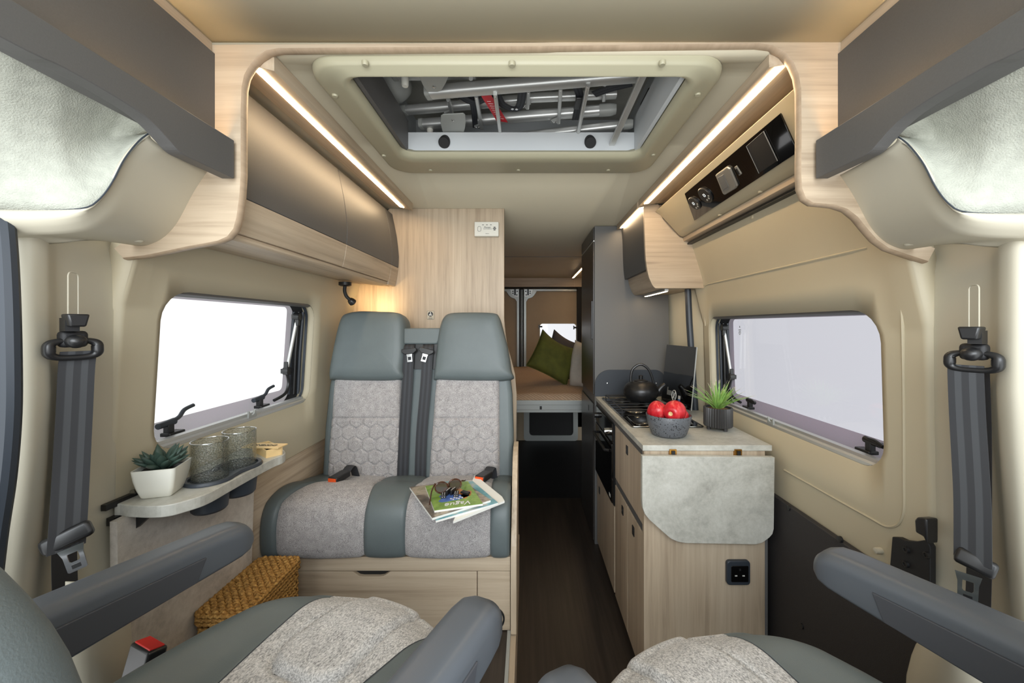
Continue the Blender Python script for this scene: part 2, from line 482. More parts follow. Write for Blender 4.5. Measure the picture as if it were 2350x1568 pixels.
# bright white studio: the left side is brightest, the right wall a cooler grey
r = ramp(nt, (lambda: (lambda a: (nt.links.new(sp.outputs['X'], a.inputs[0]), a.outputs[0])[1])(nt.nodes.new('ShaderNodeMapRange')))(), [(0, (1.0, 1.0, 1.0, 1)), (1, (.525, .518, .562, 1))])
for n in nt.nodes:
    if n.bl_idname == 'ShaderNodeMapRange': n.inputs[1].default_value = -.5; n.inputs[2].default_value = .5
mr = nt.nodes.new('ShaderNodeMapRange'); mr.inputs[1].default_value = -.15; mr.inputs[2].default_value = -.75; mr.inputs[3].default_value = 0; mr.inputs[4].default_value = 1
nt.links.new(sp.outputs['Y'], mr.inputs[0])
mxc = nt.nodes.new('ShaderNodeMix'); mxc.data_type = 'RGBA'
nt.links.new(mr.outputs[0], mxc.inputs[0]); nt.links.new(r, mxc.inputs[6]); mxc.inputs[7].default_value = (1.6, 1.66, 1.66, 1)
nt.links.new(mxc.outputs[2], bg.inputs['Color']); bg.inputs['Strength'].default_value = 1.0

def area(name, loc, tgt, sx, sy, power, col, spread=PI):
    l = bpy.data.lights.new(name, 'AREA'); l.shape = 'RECTANGLE'; l.size = sx; l.size_y = sy; l.energy = power; l.color = lin(col)[:3]; l.spread = spread
    o = bpy.data.objects.new(name, l); COL.objects.link(o); o.location = loc
    o.rotation_euler = (Vector(tgt) - Vector(loc)).to_track_quat('-Z', 'Y').to_euler()
    return o
# daylight that enters through the windscreen behind the camera
area('windscreen_daylight', (0, -1.5, 2.0), (0, 1.6, 1.0), 1.9, 1.2, 46, (240, 248, 255))

# added soft fill lamp behind the camera, aimed up to brighten the hatch
area('soft_fill', (0, -.45, 1.15), (0, 1.0, 2.0), .9, .5, 8, (250, 250, 250))

# ================================================================ SHELL
struct(MB().box(-.95, .95, -.2, 2.96, -.05, 0).build('floor', 'vinyl_plank'))
struct(MB().box(-.95, .95, 2.962, 5.2, -.22, -.172).box(-.95, .95, 2.95, 2.962, -.2, -.001).build('floor_rear', 'black_matt'))
struct(MB().box(-.95, -.062, -.2, 2.0, .19, .24).build('floor_raised', 'vinyl_plank'))
struct(MB().box(.12, .95, -.2, .95, .19, .24).build('floor_cab', 'vinyl_plank'))
# step edge of the raised floor: oak side and an alloy strip
mb = MB(); mb.box(-.058, -.036, .3, 2.0, 0, .236); struct(mb.build('trim_step_side', 'oak_y'))
mb = MB(); mb.box(-.066, -.054, .3, 1.358, .236, .246); struct(mb.build('trim_step_edge', 'alu_paint', bevel=.001))

# left and right side walls with their window openings
LW = (.957, 1.655, .985, 1.388); RW = (.977, 1.895, .93, 1.342)
def fl(u, v): return V(XL(v), u, v)
def fr_(u, v): return V(XR(v), u, v)
struct(hole_panel((.86, 2.06), (.0, 1.93), LW, (.065, .075, .06, .06), fl, 8).build('wall_left', 'wall', solid=.05, offset=1))
struct(hole_panel((.86, 1.955), (.0, 1.93), RW, (.06, .085, .07, .06), fr_, 8).build('wall_right', 'wall', solid=.05, offset=1))
zs = [0, .4, .8, 1.0, 1.2, 1.39, 1.55, 1.75, 1.93]
struct(MB().grid([[V(XL(z), y, z) for y in (2.06, 5.2)] for z in zs]).build('wall_left_rear', 'wall', solid=.05, offset=1))
struct(MB().grid([[V(XR(z) + .004, y, z) for y in (1.95, 5.2)] for z in zs]).build('wall_right_rear', 'wall', solid=.05, offset=1))
# the pressed outline of the sliding-door liner, a raised bead following the wall
def bead(pts, r, name, n=8, m='wall'):
    mb = MB(); mb.tube(smooth_line([V(XR(z) - .0005, y, z) for y, z in pts], n), r, 6); struct(mb.build(name, m))
bead([(1.36, .80), (1.2, .80), (1.03, .80), (.965, .805), (.93, .85), (.925, .95), (.92, 1.2), (.915, 1.4), (.912, 1.55)], .0035, 'trim_liner_bead')
bead([(1.93, 1.497), (1.6, 1.497), (1.3, 1.497), (.99, 1.497)], .004, 'trim_liner_crease')
bead([(1.93, 1.30), (1.925, 1.42), (1.90, 1.485), (1.86, 1.497)], .004, 'trim_liner_corner')

# ceiling with the roof-hatch opening
HO = (-.42, .385, .895, 1.335)
struct(hole_panel((-.95, .95), (.86, 5.2), HO, .05, lambda u, v: V(u, v, 1.9), 2).build('ceiling', 'ceiling', solid=.03, offset=1))
struct(MB().box(-.6, .6, 3.395, 3.4, 1.897, 1.9).build('trim_ceiling_joint', 'slate'))
struct(MB().grid([[V(x, y, 1.911) for x in [-.74 + 1.48 * k / 16 for k in range(17)]] for y in (.15, .4, .65, .846)])  .build('ceiling_cab', 'ceiling_cab', solid=.02, offset=1))

# hatch surround: a soft moulded frame, its screw caps, the well above
rt = sroot('trim_hatch', (0, 1.1, 1.9))
oo = (-.505, .462, .868, 1.512)
def hr(g, z, r): return [V(a, b, z) for a, b in rrect(HO[0] + (oo[0] - HO[0]) * g, HO[1] + (oo[1] - HO[1]) * g, HO[2] + (oo[2] - HO[2]) * g, HO[3] + (oo[3] - HO[3]) * g, r, 8)]
mb = MB(); mb.loft([hr(1, 1.899, .075), hr(.97, 1.888, .075), hr(.9, 1.882, .073), hr(.8, 1.879, .07), hr(.45, 1.877, .055), hr(.2, 1.868, .05), hr(.02, 1.868, .045), hr(-.06, 1.873, .04), hr(-.1, 1.884, .04), hr(-.07, 1.894, .04), hr(.05, 1.898, .04)], cap=False)
mb.build('hatch_frame', 'hatchtrim', rt, angle=60)
for px, py in ((838, 148), (1175, 149), (1520, 147), (769, 220), (1601, 217), (881, 358), (1499, 356), (988, 391), (1190, 391), (1396, 391)):
    p = PZ(px, py, 1.877); mb = MB(); mb.lathe([(0, -.003), (.006, -.003), (.0075, 0), (.0075, .006)], p, 14); mb.build('screw_cap', 'hatchtrim', rt)
# roof well: walls and pop-top lining
wl = sroot('ceiling_well', (0, 1.1, 1.95))
mb = MB(); x0, x1, y0, y1 = -.45, .415, .905, 1.345
for bx in ((x0 - .02, x0, y0, 1.62, 1.94, 2.14), (x1, x1 + .02, y0, 1.62, 1.94, 2.14), (x0, x1, y0 - .02, y0, 1.94, 2.14), (x0, x1, 1.60, 1.62, 1.94, 2.14)): mb.box(*bx)
mb.build('well_side', 'white_panel', wl)
mb = MB(); mb.box(HO[0] + .01, HO[1] - .01, 1.321, 1.333, 1.886, 1.952); mb.box(HO[1] - .022, HO[1] - .01, .91, 1.321, 1.886, 2.0); mb.build('opening_liner', 'white_panel', wl)
mb = MB(); mb.box(HO[0] + .01, HO[0] + .022, .91, 1.321, 1.886, 1.99); mb.build('opening_liner', 'slate', wl)
mb = MB(); mb.box(x0, x1, 1.335, 1.60, 1.936, 1.95); mb.build('tray', 'white_panel', wl)
mb = MB(); mb.box(x0 - .02, x1 + .02, y0 - .02, 1.62, 2.14, 2.16); mb.build('pop_top_lining', 'tarp', wl)

# wooden arch between cab and living area
inL = [(1208, 107), (900, 109), (640, 111), (612, 116), (590, 130), (573, 150), (561, 172), (555, 200), (553, 250), (553, 330), (553, 400), (550, 450), (543, 500), (536, 525), (522, 543), (500, 553), (470, 559), (430, 566), (380, 577), (330, 587), (282, 592)]
inR = [(1208, 107), (1500, 103), (1740, 100), (1772, 104), (1800, 118), (1820, 142), (1832, 170), (1838, 205), (1839, 300), (1838, 400), (1840, 432), (1849, 455), (1866, 466), (1890, 468), (1918, 471), (1945, 480), (1968, 498), (1990, 525), (2012, 550), (2040, 570), (2080, 584), (2130, 600)]
outL = [(1208, 98), (900, 100), (640, 102), (480, 103), (440, 103), (430, 110), (425, 125), (420, 150), (415, 200), (412, 250), (408, 330), (404, 390), (398, 420), (390, 440), (380, 470), (365, 495), (345, 515), (325, 530), (300, 545), (285, 555), (262, 570)]
outR = [(1208, 98), (1500, 95), (1740, 92), (1905, 91), (1960, 91), (1970, 105), (1975, 130), (1980, 170), (1984, 250), (1988, 330), (1992, 370), (1996, 400), (2004, 430), (2012, 450), (2024, 480), (2040, 505), (2058, 525), (2075, 540), (2090, 550), (2105, 556), (2120, 560), (2146, 570)]
AD = .845
ar = sroot('trim_arch', (0, AD, 1.9))
for inn, ou in ((inL, outL), (inR, outR)):
    A = [P(x, y, AD) for x, y in inn]; B = [P(x, y, AD) for x, y in ou]
    mb = MB(); dy = V(0, .02, 0)
    mb.loft([A, B, [p + dy for p in B], [p + dy for p in A], A], cap=False, closed=False)
    mb.build('arch_panel', 'oak_x', ar, smooth=False)
    mb = MB(); c = (A[0] + A[-1]) / 2
    e = [p + V(0, .0095, 0) for p in A]
    mb.tube(e, 1.0, 8, flat=(.0105, .0035, (0, 0, 1)))
    mb.build('edge_banding', 'plywood', ar)

# ---------------------------------------------------------------- pillars by the cab (mirrored pair)
def mir(s):                            # s=-1 left as traced, +1 right
    if s < 0: return lambda x, y, D: P(x, y, D)
    return lambda x, y, D: P(2403 - x, y + (8 if y < 900 else 0), D)
A_ = [(-60, 482, .60), (0, 482, .62), (100, 483, .63), (190, 480, .64), (225, 462, .65), (255, 425, .66), (285, 368, .67), (318, 326, .68), (345, 306, .69)]
B_ = [(-60, 536, .635), (30, 536, .65), (130, 534, .66), (200, 522, .67), (245, 492, .68), (275, 452, .69), (305, 395, .70), (340, 356, .71), (374, 340, .72)]
C_ = [(60, 560, .69), (150, 556, .72), (220, 550, .77), (300, 560, .84), (345, 567, .868), (385, 553, .87), (420, 520, .87), (460, 450, .87), (490, 402, .87)]
for s, side in ((-1, 'left'), (1, 'right')):
    q = mir(s); n = 40
    a, b, c = (resample(smooth_line([q(*p) for p in L], 6), n) for L in (A_, B_, C_))
    rows = []
    for t in (0, .25, .5, .75, .9): rows.append([x.lerp(y, t) + (V(0, -.012 * math.sin(PI * t), 0)) for x, y in zip(a, b)])
    for t in (0, .06, .15, .35, .6, .85, 1): rows.append([x.lerp(y, t) for x, y in zip(b, c)])
    rt = sroot('trim_' + side + '_pillar_cover', c[n // 2])
    MB().grid(rows).build('cover', 'trim', rt, solid=.004, offset=-s * 0, angle=75)
    # underside lip back to the pillar
    lip = [[x.copy() for x in b[:24]], [x.lerp(y, .12) + V(0, .02, -.006) for x, y in zip(b[:24], c[:24])]]
    for px, py, D in ((222, 534, .735), (310, 554, .81)):
        p = q(px, py, D); mb = MB(); mb.lathe([(0, -.002), (.010, -.002), (.013, 0), (.013, .01)], p, 18); mb.build('plug', 'trim', rt)
    # pillar skin, rows of pixel columns down the height
    ys = [500, 545, 570, 620, 720, 900, 1050, 1200, 1330, 1450, 1600]
    cols = []
    prof = {0: [(-40, .63), (20, .66), (70, .675), (103, .697), (116, .714), (135, .738), (200, .80), (255, .855), (272, .874), (276, .90)]}
    rows = []
    for y in ys:
        row = []
        for i, (x, D) in enumerate(prof[0]):
            dx = 0
            if i >= 7: dx = interp([(500, -10), (545, -12), (570, -6), (620, 0), (900, -2), (1200, -8), (1330, -2), (1450, 20), (1600, 30)], y)
            else: dx = interp([(500, 0), (720, 2), (900, 4), (1050, -4), (1200, -14), (1600, -40)], y)
            row.append(q(x + dx, y if not (i in (2, 3, 4, 5, 6, 7) and y == 500) else 530, D))
        rows.append(row)
    rws = [smooth_line(r_, 4) for r_ in rows]
    struct(MB().grid(rws).build('trim_' + side + '_pillar', 'trim', solid=.003, offset=0, angle=80))
    # lower trim bulge beside the seat
    lowr = []
    for y, x0, x1 in ((1335, 150, 262), (1350, 150, 276), (1375, 140, 286), (1420, 120, 297), (1500, 110, 301), (1600, 100, 303)):
        if s > 0: y, x1 = y + 130, x1 + 22
        lowr.append([q(x0 + (x1 - x0) * t / 6 , y, .70 + .13 * t / 6 - .03 * math.sin(PI * t / 6)) for t in range(7)] + [q(x1 + 2, y, .90)])
    struct(MB().grid(lowr).build('trim_' + side + '_lower_cover', 'trim', solid=.003, offset=0, angle=80))
    # fleecy headliner above the cab door
    T_ = [(-200, 20, .44), (-80, 30, .47), (30, 60, .5), (110, 110, .54), (180, 150, .58), (240, 190, .62), (300, 230, .66), (345, 262, .68), (372, 290, .70)]
    tt = resample([q(*p) for p in T_], n)
    rows = [[x.lerp(y, t) + V(s * .05 * math.sin(PI * t), .02 * math.sin(PI * t), 0) for x, y in zip(a, tt)] for t in [k / 10 for k in range(11)]]
    struct(MB().grid(rows).build('ceiling_' + side + '_headliner', 'headliner', solid=.004, offset=0, angle=80))
    mb = MB(); mb.tube([p + V(-s * .001, -.001, .001) for p in a], .0012, 6); struct(mb.build('trim_' + side + '_headliner_seam', 'seal'))
# door seal at the far left
mb = MB(); mb.tube(smooth_line([P(-5, 470, .63), P(8, 520, .63), P(17, 640, .63), P(22, 800, .63), P(22, 950, .63), P(10, 1100, .63), P(-12, 1250, .63), P(-40, 1500, .63)], 6), .013, 10)
struct(mb.build('trim_door_seal', 'seal'))

# ---------------------------------------------------------------- over-cab shelves
for s, side in ((-1, 'left'), (1, 'right')):
    q = mir(s); sx = -1 if s < 0 else 1
    o = 0.0 if s < 0 else -.006
    X0 = .6225 + o; 
    lab = 'grey cab roof shelf with a curved lip, over the %s' % ('window table' if s < 0 else 'sliding door')
    rt = thing('cab_shelf', lab, 'shelf', (sx * .66, .6, 1.62), 'cab roof shelves')
    low = [(.10, 1.642), (.45, 1.642), (.53, 1.648), (.60, 1.647), (.635, 1.643), (.66, 1.635), (.685, 1.622), (.705, 1.612), (.735, 1.611), (.836, 1.6136)]
    pts = [(y, z) for y, z in smooth_line([V(y, z, 0) for y, z in low], 4) for _ in [0]] if False else [(v.x, v.y) for v in smooth_line([V(y, z, 0) for y, z in low], 4)]
    prof = pts + [(.836, 1.695), (.10, 1.695)]
    mb = MB(); mb.prism(prof, 'x', sx * X0, sx * (X0 + .026)); mb.build('lip', 'slate', rt, bevel=.0015, smooth=False)
    mb = MB(); mb.box(sx * .671, sx * .689, .10, .8445, 1.66, 1.886); mb.build('back_panel', 'slate', rt)
    mb = MB(); mb.box(sx * (X0 + .026), sx * .671, .10, .835, 1.650, 1.662); mb.build('shelf_board', 'slate', rt)
    mb = MB(); mb.box(sx * .677, sx * .699, .10, .8445, 1.886, 1.913); mb.build('top_rail', 'oak_y', rt)
    mb = MB(); mb.box(sx * .692, sx * .735, .10, .8445, 1.905, 1.925); mb.build('upper_filler', 'slate', rt)
    mb = MB(); mb.box(sx * (X0 + .029), sx * (X0 + .041), .12, .80, 1.662, 1.668)
    k = mb.build('light_strip', 'led_cab', rt); plab(k, 'warm glowing light strip hidden behind the lip')

# ---------------------------------------------------------------- windows
def make_window(nm, sgn, hole, rad, zrail):
    XF = XL if sgn < 0 else XR
    rt = sroot(nm, (sgn * .95, (hole[0] + hole[1]) / 2, hole[2]))
    def ring(g, X, dr=0):      # offset outline at a given outward plane, following the wall's lean
        return [V(XF(z) + sgn * X, y, z) for y, z in rrect(hole[0] - g, hole[1] + g, hole[2] - g, hole[3] + g, [max(.01, k + g + dr) for k in rad], 8)]
    mb = MB(); R = [ring(-.001, .004), ring(.012, .006), ring(.012, .045), ring(.004, .05), ring(.004, .095), ring(.03, .095)]
    mb.loft(R, cap=False); mb.build('window_frame', 'rubber', rt, angle=50)
    mb = MB(); mb.loft([ring(-.004, .030), ring(.006, .032), ring(.006, .04), ring(-.004, .040), ring(-.004, .030)], cap=False); mb.build('gasket', 'seal', rt)
    mb = MB(); mb.loft([ring(.028, .097), ring(.028, .107)]); mb.build('pane', 'pane', rt, smooth=False)
    mb = MB(); inner = [V(XF(z) + sgn * .0945, y, z) for y, z in rrect(hole[0] + .006, hole[1] - .045, hole[2] + .052, hole[3] - .012, .02, 8)]
    mb.loft([ring(.026, .0945), inner], cap=False); mb.build('flyscreen_border', 'frit', rt, smooth=False)
    # lower blind rail and its pull tab
    zb = hole[2] - .002
    mb = MB(); mb.prism([(XF(zb) + sgn * a, zb + b) for a, b in ((.004, .0), (.004, .012), (.010, .016), (.014, .016), (.016, .024), (.036, .024), (.04, .018), (.046, .018), (.046, 0))], 'y', hole[0] + .03, hole[1] - .03)
    mb.build('blind_rail', 'alu', rt, smooth=False)
    ym = hole[0] + (hole[1] - hole[0]) * .5
    mb = MB(); pr = []
    for k in range(9):
        t = PI * k / 8; pr.append((ym + .012 * math.cos(t) * 1.0, zb + .032 - .012 * math.sin(t)))
    mb.prism([(ym + .016, zb + .036)] + pr + [(ym - .016, zb + .036), (ym - .018, zb + .012), (ym + .018, zb + .012)], 'x', XF(zb) + sgn * .0, XF(zb) + sgn * .006)
    mb.build('blind_pull', 'greyplastic', rt, smooth=False)
    if sgn > 0:                        # the small maker's marking etched in the pane corner
        mb = MB(); yc, zc_ = hole[1] - .098, hole[3] - .05; X_ = XF(zc_) + .0955
        mb.prism([(yc - .004, zc_), (yc + .004, zc_), (yc, zc_ + .009)], 'x', X_, X_ + .001)
        for k, w_ in enumerate((.010, .008, .010, .005)): mb.box(X_, X_ + .001, yc - w_, yc + w_, zc_ - .012 - .007 * k, zc_ - .009 - .007 * k)
        mb.build('pane_marking', 'greyplastic', rt, smooth=False)
    # upper blind cassette edge
    zt = hole[3] + .002
    mb = MB(); mb.prism([(XF(zt) + sgn * a, zt + b) for a, b in ((.004, 0), (.004, -.008), (.02, -.014), (.046, -.012), (.046, 0))], 'y', hole[0] + .05, hole[1] - .03); mb.build('top_rail', 'slate', rt, smooth=False)
    # far upright of the frame with its telescopic stay
    ye = hole[1]
    for dx, yy, m_ in ((.05, ye - .006, 'seal'), (.062, ye - .016, 'black'), (.078, ye - .024, 'seal')):
        mb = MB(); mb.tube([V(XF(z) + sgn * dx, yy, z) for z in (hole[2] + .03, (hole[2] + hole[3]) / 2, hole[3] - .03)], .006, 8); mb.build('frame_bead', m_, rt)
    za, zc = hole[2] + .13, hole[3] - .05; sp_ = V(XF(za) + sgn * .075, ye - .05, za); st_ = V(XF(zc) + sgn * .055, ye - .035, zc)
    stay = MB().tube([sp_, st_], .0065, 12).build('window_stay', 'alu', rt)
    for p, k in ((sp_, 1), (st_, -1)):
        mb = MB(); mb.cyl(p + V(-.012, 0, 0), p + V(.012, 0, 0), .016, 14); mb.obox(p + V(0, 0, k * .02), (.008, 0, 0), (0, .008, 0), (0, 0, .018)); mb.obox(p + V(sgn * .012, .012, 0), (.008, 0, 0), (0, .022, 0), (0, 0, .01)); mb.build('stay_knuckle', 'black_hard', stay, bevel=.002)
    if True:
        mb = MB(); mb.tube(smooth_line([sp_ + V(0, 0, -.01), sp_ + V(0, .012, -.05), sp_ + V(0, -.01, -.09), sp_ + V(0, -.08, -.105)], 6), .006, 8); mb.build('stay_arm', 'black_hard', rt)
    # catches along the sill
    for yy in (hole[0] + .115, hole[1] - .222):
        p = V(XF(zb) + sgn * .055, yy, zb + .03); dr = -1 if sgn < 0 else -1
        mb = MB(); mb.obox(p + V(0, 0, -.006), (.014, 0, 0), (0, .024, 0), (0, 0, .005))
        mb.obox(p + V(0, -.012, .012), (.008, 0, 0), (0, .009, 0), (0, 0, .016)); mb.build('catch_base', 'black_hard', rt, bevel=.002)
        mb = MB(); mb.cyl(p + V(0, -.044, .022), p + V(0, .004, .026), .008, 12, .0095)
        mb.tube(smooth_line([p + V(0, 0, .028), p + V(0, .02, .034), p + V(0, .036, .050), p + V(0, .066, .057)] if sgn < 0 else [p + V(0, 0, .028), p + V(-.004, -.03, .030), p + V(-.006, -.058, .022)], 5), [.010] * 4 + [.0085] * 4 + [.007] * 20 if False else .0055, 8)
        mb.build('catch_lever', 'seal' if sgn < 0 else 'black_hard', rt)
    return rt
make_window('window_1', -1, LW, (.065, .075, .06, .06), 0)
make_window('window_2', 1, RW, (.06, .085, .07, .06), 0)
# the other catch half-hidden behind the plant belongs to the same right window

# ---------------------------------------------------------------- dark door liner, sliding-door hardware
dl = sroot('trim_door_liner', (.89, 1.3, .35))
mb = MB(); mb.prism([(.62, .0), (.62, .40), (.80, .455), (.855, .50), (.875, .60), (.93, .68), (.955, .70), (1.96, .70), (1.96, 0)], 'x', .874, .892); mb.build('liner_board', 'doorpanel', dl, bevel=.003)
for px, py in ((1810, 1166), (1927, 1238), (1840, 1437), (2068, 1333)):
    p = PX(px, py, .873); mb = MB(); mb.lathe([(0, -.004), (.008, -.003), (.0085, 0), (.0085, .004)], p, 14, (1, 0, 0)); mb.build('stud', 'black_hard', dl)
p = PX(2012, 1264, .885); mb = MB(); mb.lathe([(0, -.006), (.007, -.004), (.008, 0), (.008, .012)], p, 14, (1, 0, 0)); mb.build('stud', 'trim', dl)
sh = sroot('trim_door_lock', (.88, .93, .7))
q_ = lambda px, py, X=.868: PX(px, py, X)
plate = [(2047, 1232), (2060, 1233), (2075, 1240), (2100, 1243), (2118, 1240), (2126, 1242), (2134, 1255), (2134, 1376), (2120, 1366), (2046, 1310), (2042, 1296)]
mb = MB(); mb.solid([q_(*p) for p in plate], [q_(*p) + V(.014, 0, 0) for p in plate]); mb.build('lock_plate', 'black_matt', sh, bevel=.002, smooth=False)
for px, py in ((2080, 1262), (2079, 1295), (2127, 1274)):
    p = q_(px, py, .866); mb = MB(); mb.lathe([(0, -.002), (.003, -.002), (.0035, -.004), (.0065, -.004), (.007, .002)], p, 14, (1, 0, 0)); mb.build('lock_screw', 'black_hard', sh)
hd = [(2098, 1194), (2104, 1187), (2120, 1190), (2126, 1192), (2126, 1250), (2118, 1232), (2100, 1222)]
mb = MB(); mb.solid([q_(x, y, .845) for x, y in hd], [q_(x, y, .845) + V(.03, 0.004, 0) for x, y in hd]); mb.build('door_handle', 'black_hard', sh, bevel=.004)
mb = MB(); mb.tube(smooth_line([PX(2046, 1312, .868), PX(2080, 1336, .868), PX(2118, 1362, .868), PX(2124, 1385, .868)], 5), .006, 8); mb.build('edge_seal', 'alu_paint', sh)
# black upright seal behind the sliding door
mb = MB(); mb.tube([P(1578, 655, 1.98), P(1582, 740, 1.97), P(1590, 860, 1.965), P(1597, 960, 1.96)], .0155, 10); struct(mb.build('trim_door_upright_seal', 'seal'))

# ---------------------------------------------------------------- folded ladder stowed in the roof well
LZ = 2.0
def lz(cx_, cy_, z=LZ): return PZ(800 + cx_ / 3.092, 140 + cy_ / 3.092, z)
ld_ = thing('folding_ladder', 'folded aluminium ladder stowed in the open roof hatch', 'ladder', (0, 1.25, 1.99))
def rail(a, b, r, z=LZ, name='rail', m='alu', k=1.25):
    p, q = lz(*a, z), lz(*b, z); d = (q - p).normalized(); u = V(0, 0, 1); w_ = d.cross(u).normalized(); mb = MB()
    mb.loft([[e + w_ * x + u * y for x, y in rrect(-r * k, r * k, -r, r, r * .7, 5)] for e in (p, q)]); o = mb.build(name, m, ld_, angle=40); return o, p, q, d, w_
rl = {}
rl['a'] = rail((560, 225), (2050, 100), .0155, 1.985); rl['b'] = rail((705, 595), (1975, 450), .0125, 1.975)
rl['c'] = rail((515, 450), (1800, 350), .015, 2.012); rl['d'] = rail((395, 350), (1290, 270), .013, 2.03); rl['e'] = rail((1290, 262), (1900, 235), .012, 2.04); rl['f'] = rail((325, 100), (900, 88), .012, 2.03)
def rcap(key, end, m='greyplastic', ln=.03, s=1.06, name='end_cap'):
    o, p, q, d, w_ = rl[key]; e = p if end == 0 else q; d = -d if end == 0 else d; r = {'a': .0155, 'b': .0125, 'c': .015, 'd': .013, 'f': .012}[key]
    mb = MB(); mb.loft([[e + d * t + w_ * x * k + V(0, 0, 1) * y * k for x, y in rrect(-r * 1.25 * s, r * 1.25 * s, -r * s, r * s, r * .7, 5)] for t, k in ((-.01, 1), (ln * .6, 1), (ln, .8))]); return mb.build(name, m, o, angle=40)
rcap('c', 1, ln=.045); rcap('c', 0, ln=.006); rcap('a', 0, ln=.006); rcap('f', 0, ln=.006); rcap('d', 0, ln=.02); rcap('b', 1, ln=.02); rcap('b', 0, ln=.004)
for a, b, z0, z1 in (((1040, 225), (1085, 575), 1.970, 1.955), ((905, 240), (945, 470), 1.985, 1.995), ((705, 262), (735, 375), 2.0, 2.01), ((1505, 185), (1490, 430), 1.985, 1.992), ((1700, 160), (1625, 522), 1.968, 1.955), ((1275, 205), (1270, 325), 2.0, 2.02), ((865, 85), (868, 115), 2.02, 2.0), ((1820, 150), (1810, 270), 2.01, 2.02)):
    p, q = lz(*a, z0), lz(*b, z1); d = (q - p).normalized(); w_ = d.cross(V(0, 0, 1)).normalized(); u = w_.cross(d); mb = MB()
    mb.loft([[e + w_ * x + u * y for x, y in rrect(-.0055, .0055, -.009, .009, .003, 3)] for e in (p, q)])
    mb.obox((p + q) / 2 - u * .009, w_ * .0012, d * (q - p).length * .48, u * .0012); rg = mb.build('rung', 'alu', ld_, angle=40)
    if b[1] > 300:
        c = q - d * .012 - w_ * .012; mb = MB(); mb.solid([c + w_ * x + d * y - u * .004 for x, y in ((.016, -.022), (-.014, .002), (-.014, .012), (.016, .014))], [c + w_ * x + d * y + u * .002 for x, y in ((.016, -.022), (-.014, .002), (-.014, .012), (.016, .014))]); br = mb.build('rung_bracket', 'alu', rg)
        mb = MB()
        for t in (-.009, .003): mb.lathe([(0, .003), (.0035, .002), (.004, 0)], c + w_ * t + d * .005 - u * .004, 12, -u)
        mb.build('bolt', 'chrome', rg)
def zplate(pts, z, name, m, th=.004, bolts=()):
    p = [lz(*q, z) for q in pts]; mb = MB(); mb.solid(p, [x + V(0, 0, th) for x in p]); o = mb.build(name, m, ld_, bevel=.002, smooth=False)
    for bx, by, r in bolts:
        mb = MB(); mb.lathe([(0, .004), (r * .8, .003), (r, 0), (r, -.002)], lz(bx, by, z), 16, (0, 0, -1)); mb.build('bolt', 'chrome' if r < .006 else 'greyplastic', o)
zplate([(655, 392), (668, 382), (815, 374), (827, 384), (832, 430), (826, 480), (812, 530), (790, 565), (760, 580), (715, 578), (685, 555), (665, 500), (652, 440)], 1.955, 'hinge_plate', 'greyplastic', bolts=((740, 418, .0045), (748, 543, .007)))
zplate([(490, 95), (720, 92), (690, 160), (660, 210), (630, 222), (560, 222), (535, 190), (510, 140)], 1.962, 'hinge_plate', 'greyplastic', bolts=((608, 180, .005),))
for cx_, cy_, z in ((400, 140, 1.99), (578, 510, 1.985)):
    p = lz(cx_, cy_, z); mb = MB(); mb.lathe([(0, -.016), (.008, -.016), (.010, -.012), (.011, .012)], p, 16); mb.build('locking_knob', 'white_plastic', ld_)
o = zplate([(330, 380), (360, 375), (400, 400), (420, 440), (410, 452), (380, 430), (370, 455), (345, 455)], 1.995, 'hook', 'greyplastic')
# slanting retaining bar with its black foot
bar = thing('retaining_bar', 'slanting alloy bar with a black foot crossing the stowed ladder', 'bar', lz(1960, 360, 1.93))
p, q = lz(2108, 60, 1.955), lz(1842, 650, 1.905); d = (q - p).normalized(); w_ = d.cross(V(0, 0, 1)).normalized(); u = w_.cross(d); mb = MB()
mb.loft([[e + w_ * x + u * y for x, y in rrect(-.0095, .0095, -.005, .005, .002, 3)] for e in (p, q)]); mb.build('bar', 'alu', bar, angle=40)
mb = MB(); mb.obox(lz(1842, 660, 1.90), V(.019, 0, 0), V(0, .007, 0), V(0, 0, .011)); mb.build('foot', 'black', bar, bevel=.003)
# black rubber stops on the tray
for cx_, lab in ((680, 'round black rubber stop beside the grey hinge plate of the ladder'), (1714, 'round black rubber stop beside the slanting bar')):
    p = P(800 + cx_ / 3.092, 326, 1.318); rb = thing('rubber_stop', lab, 'stop', p, 'rubber stops in the roof hatch'); mb = MB(); mb.lathe([(0, -.012), (.017, -.012), (.019, -.009), (.019, .02)], p, 28, V(0, .8, .6)); mb.build('stop', 'rubber', rb)
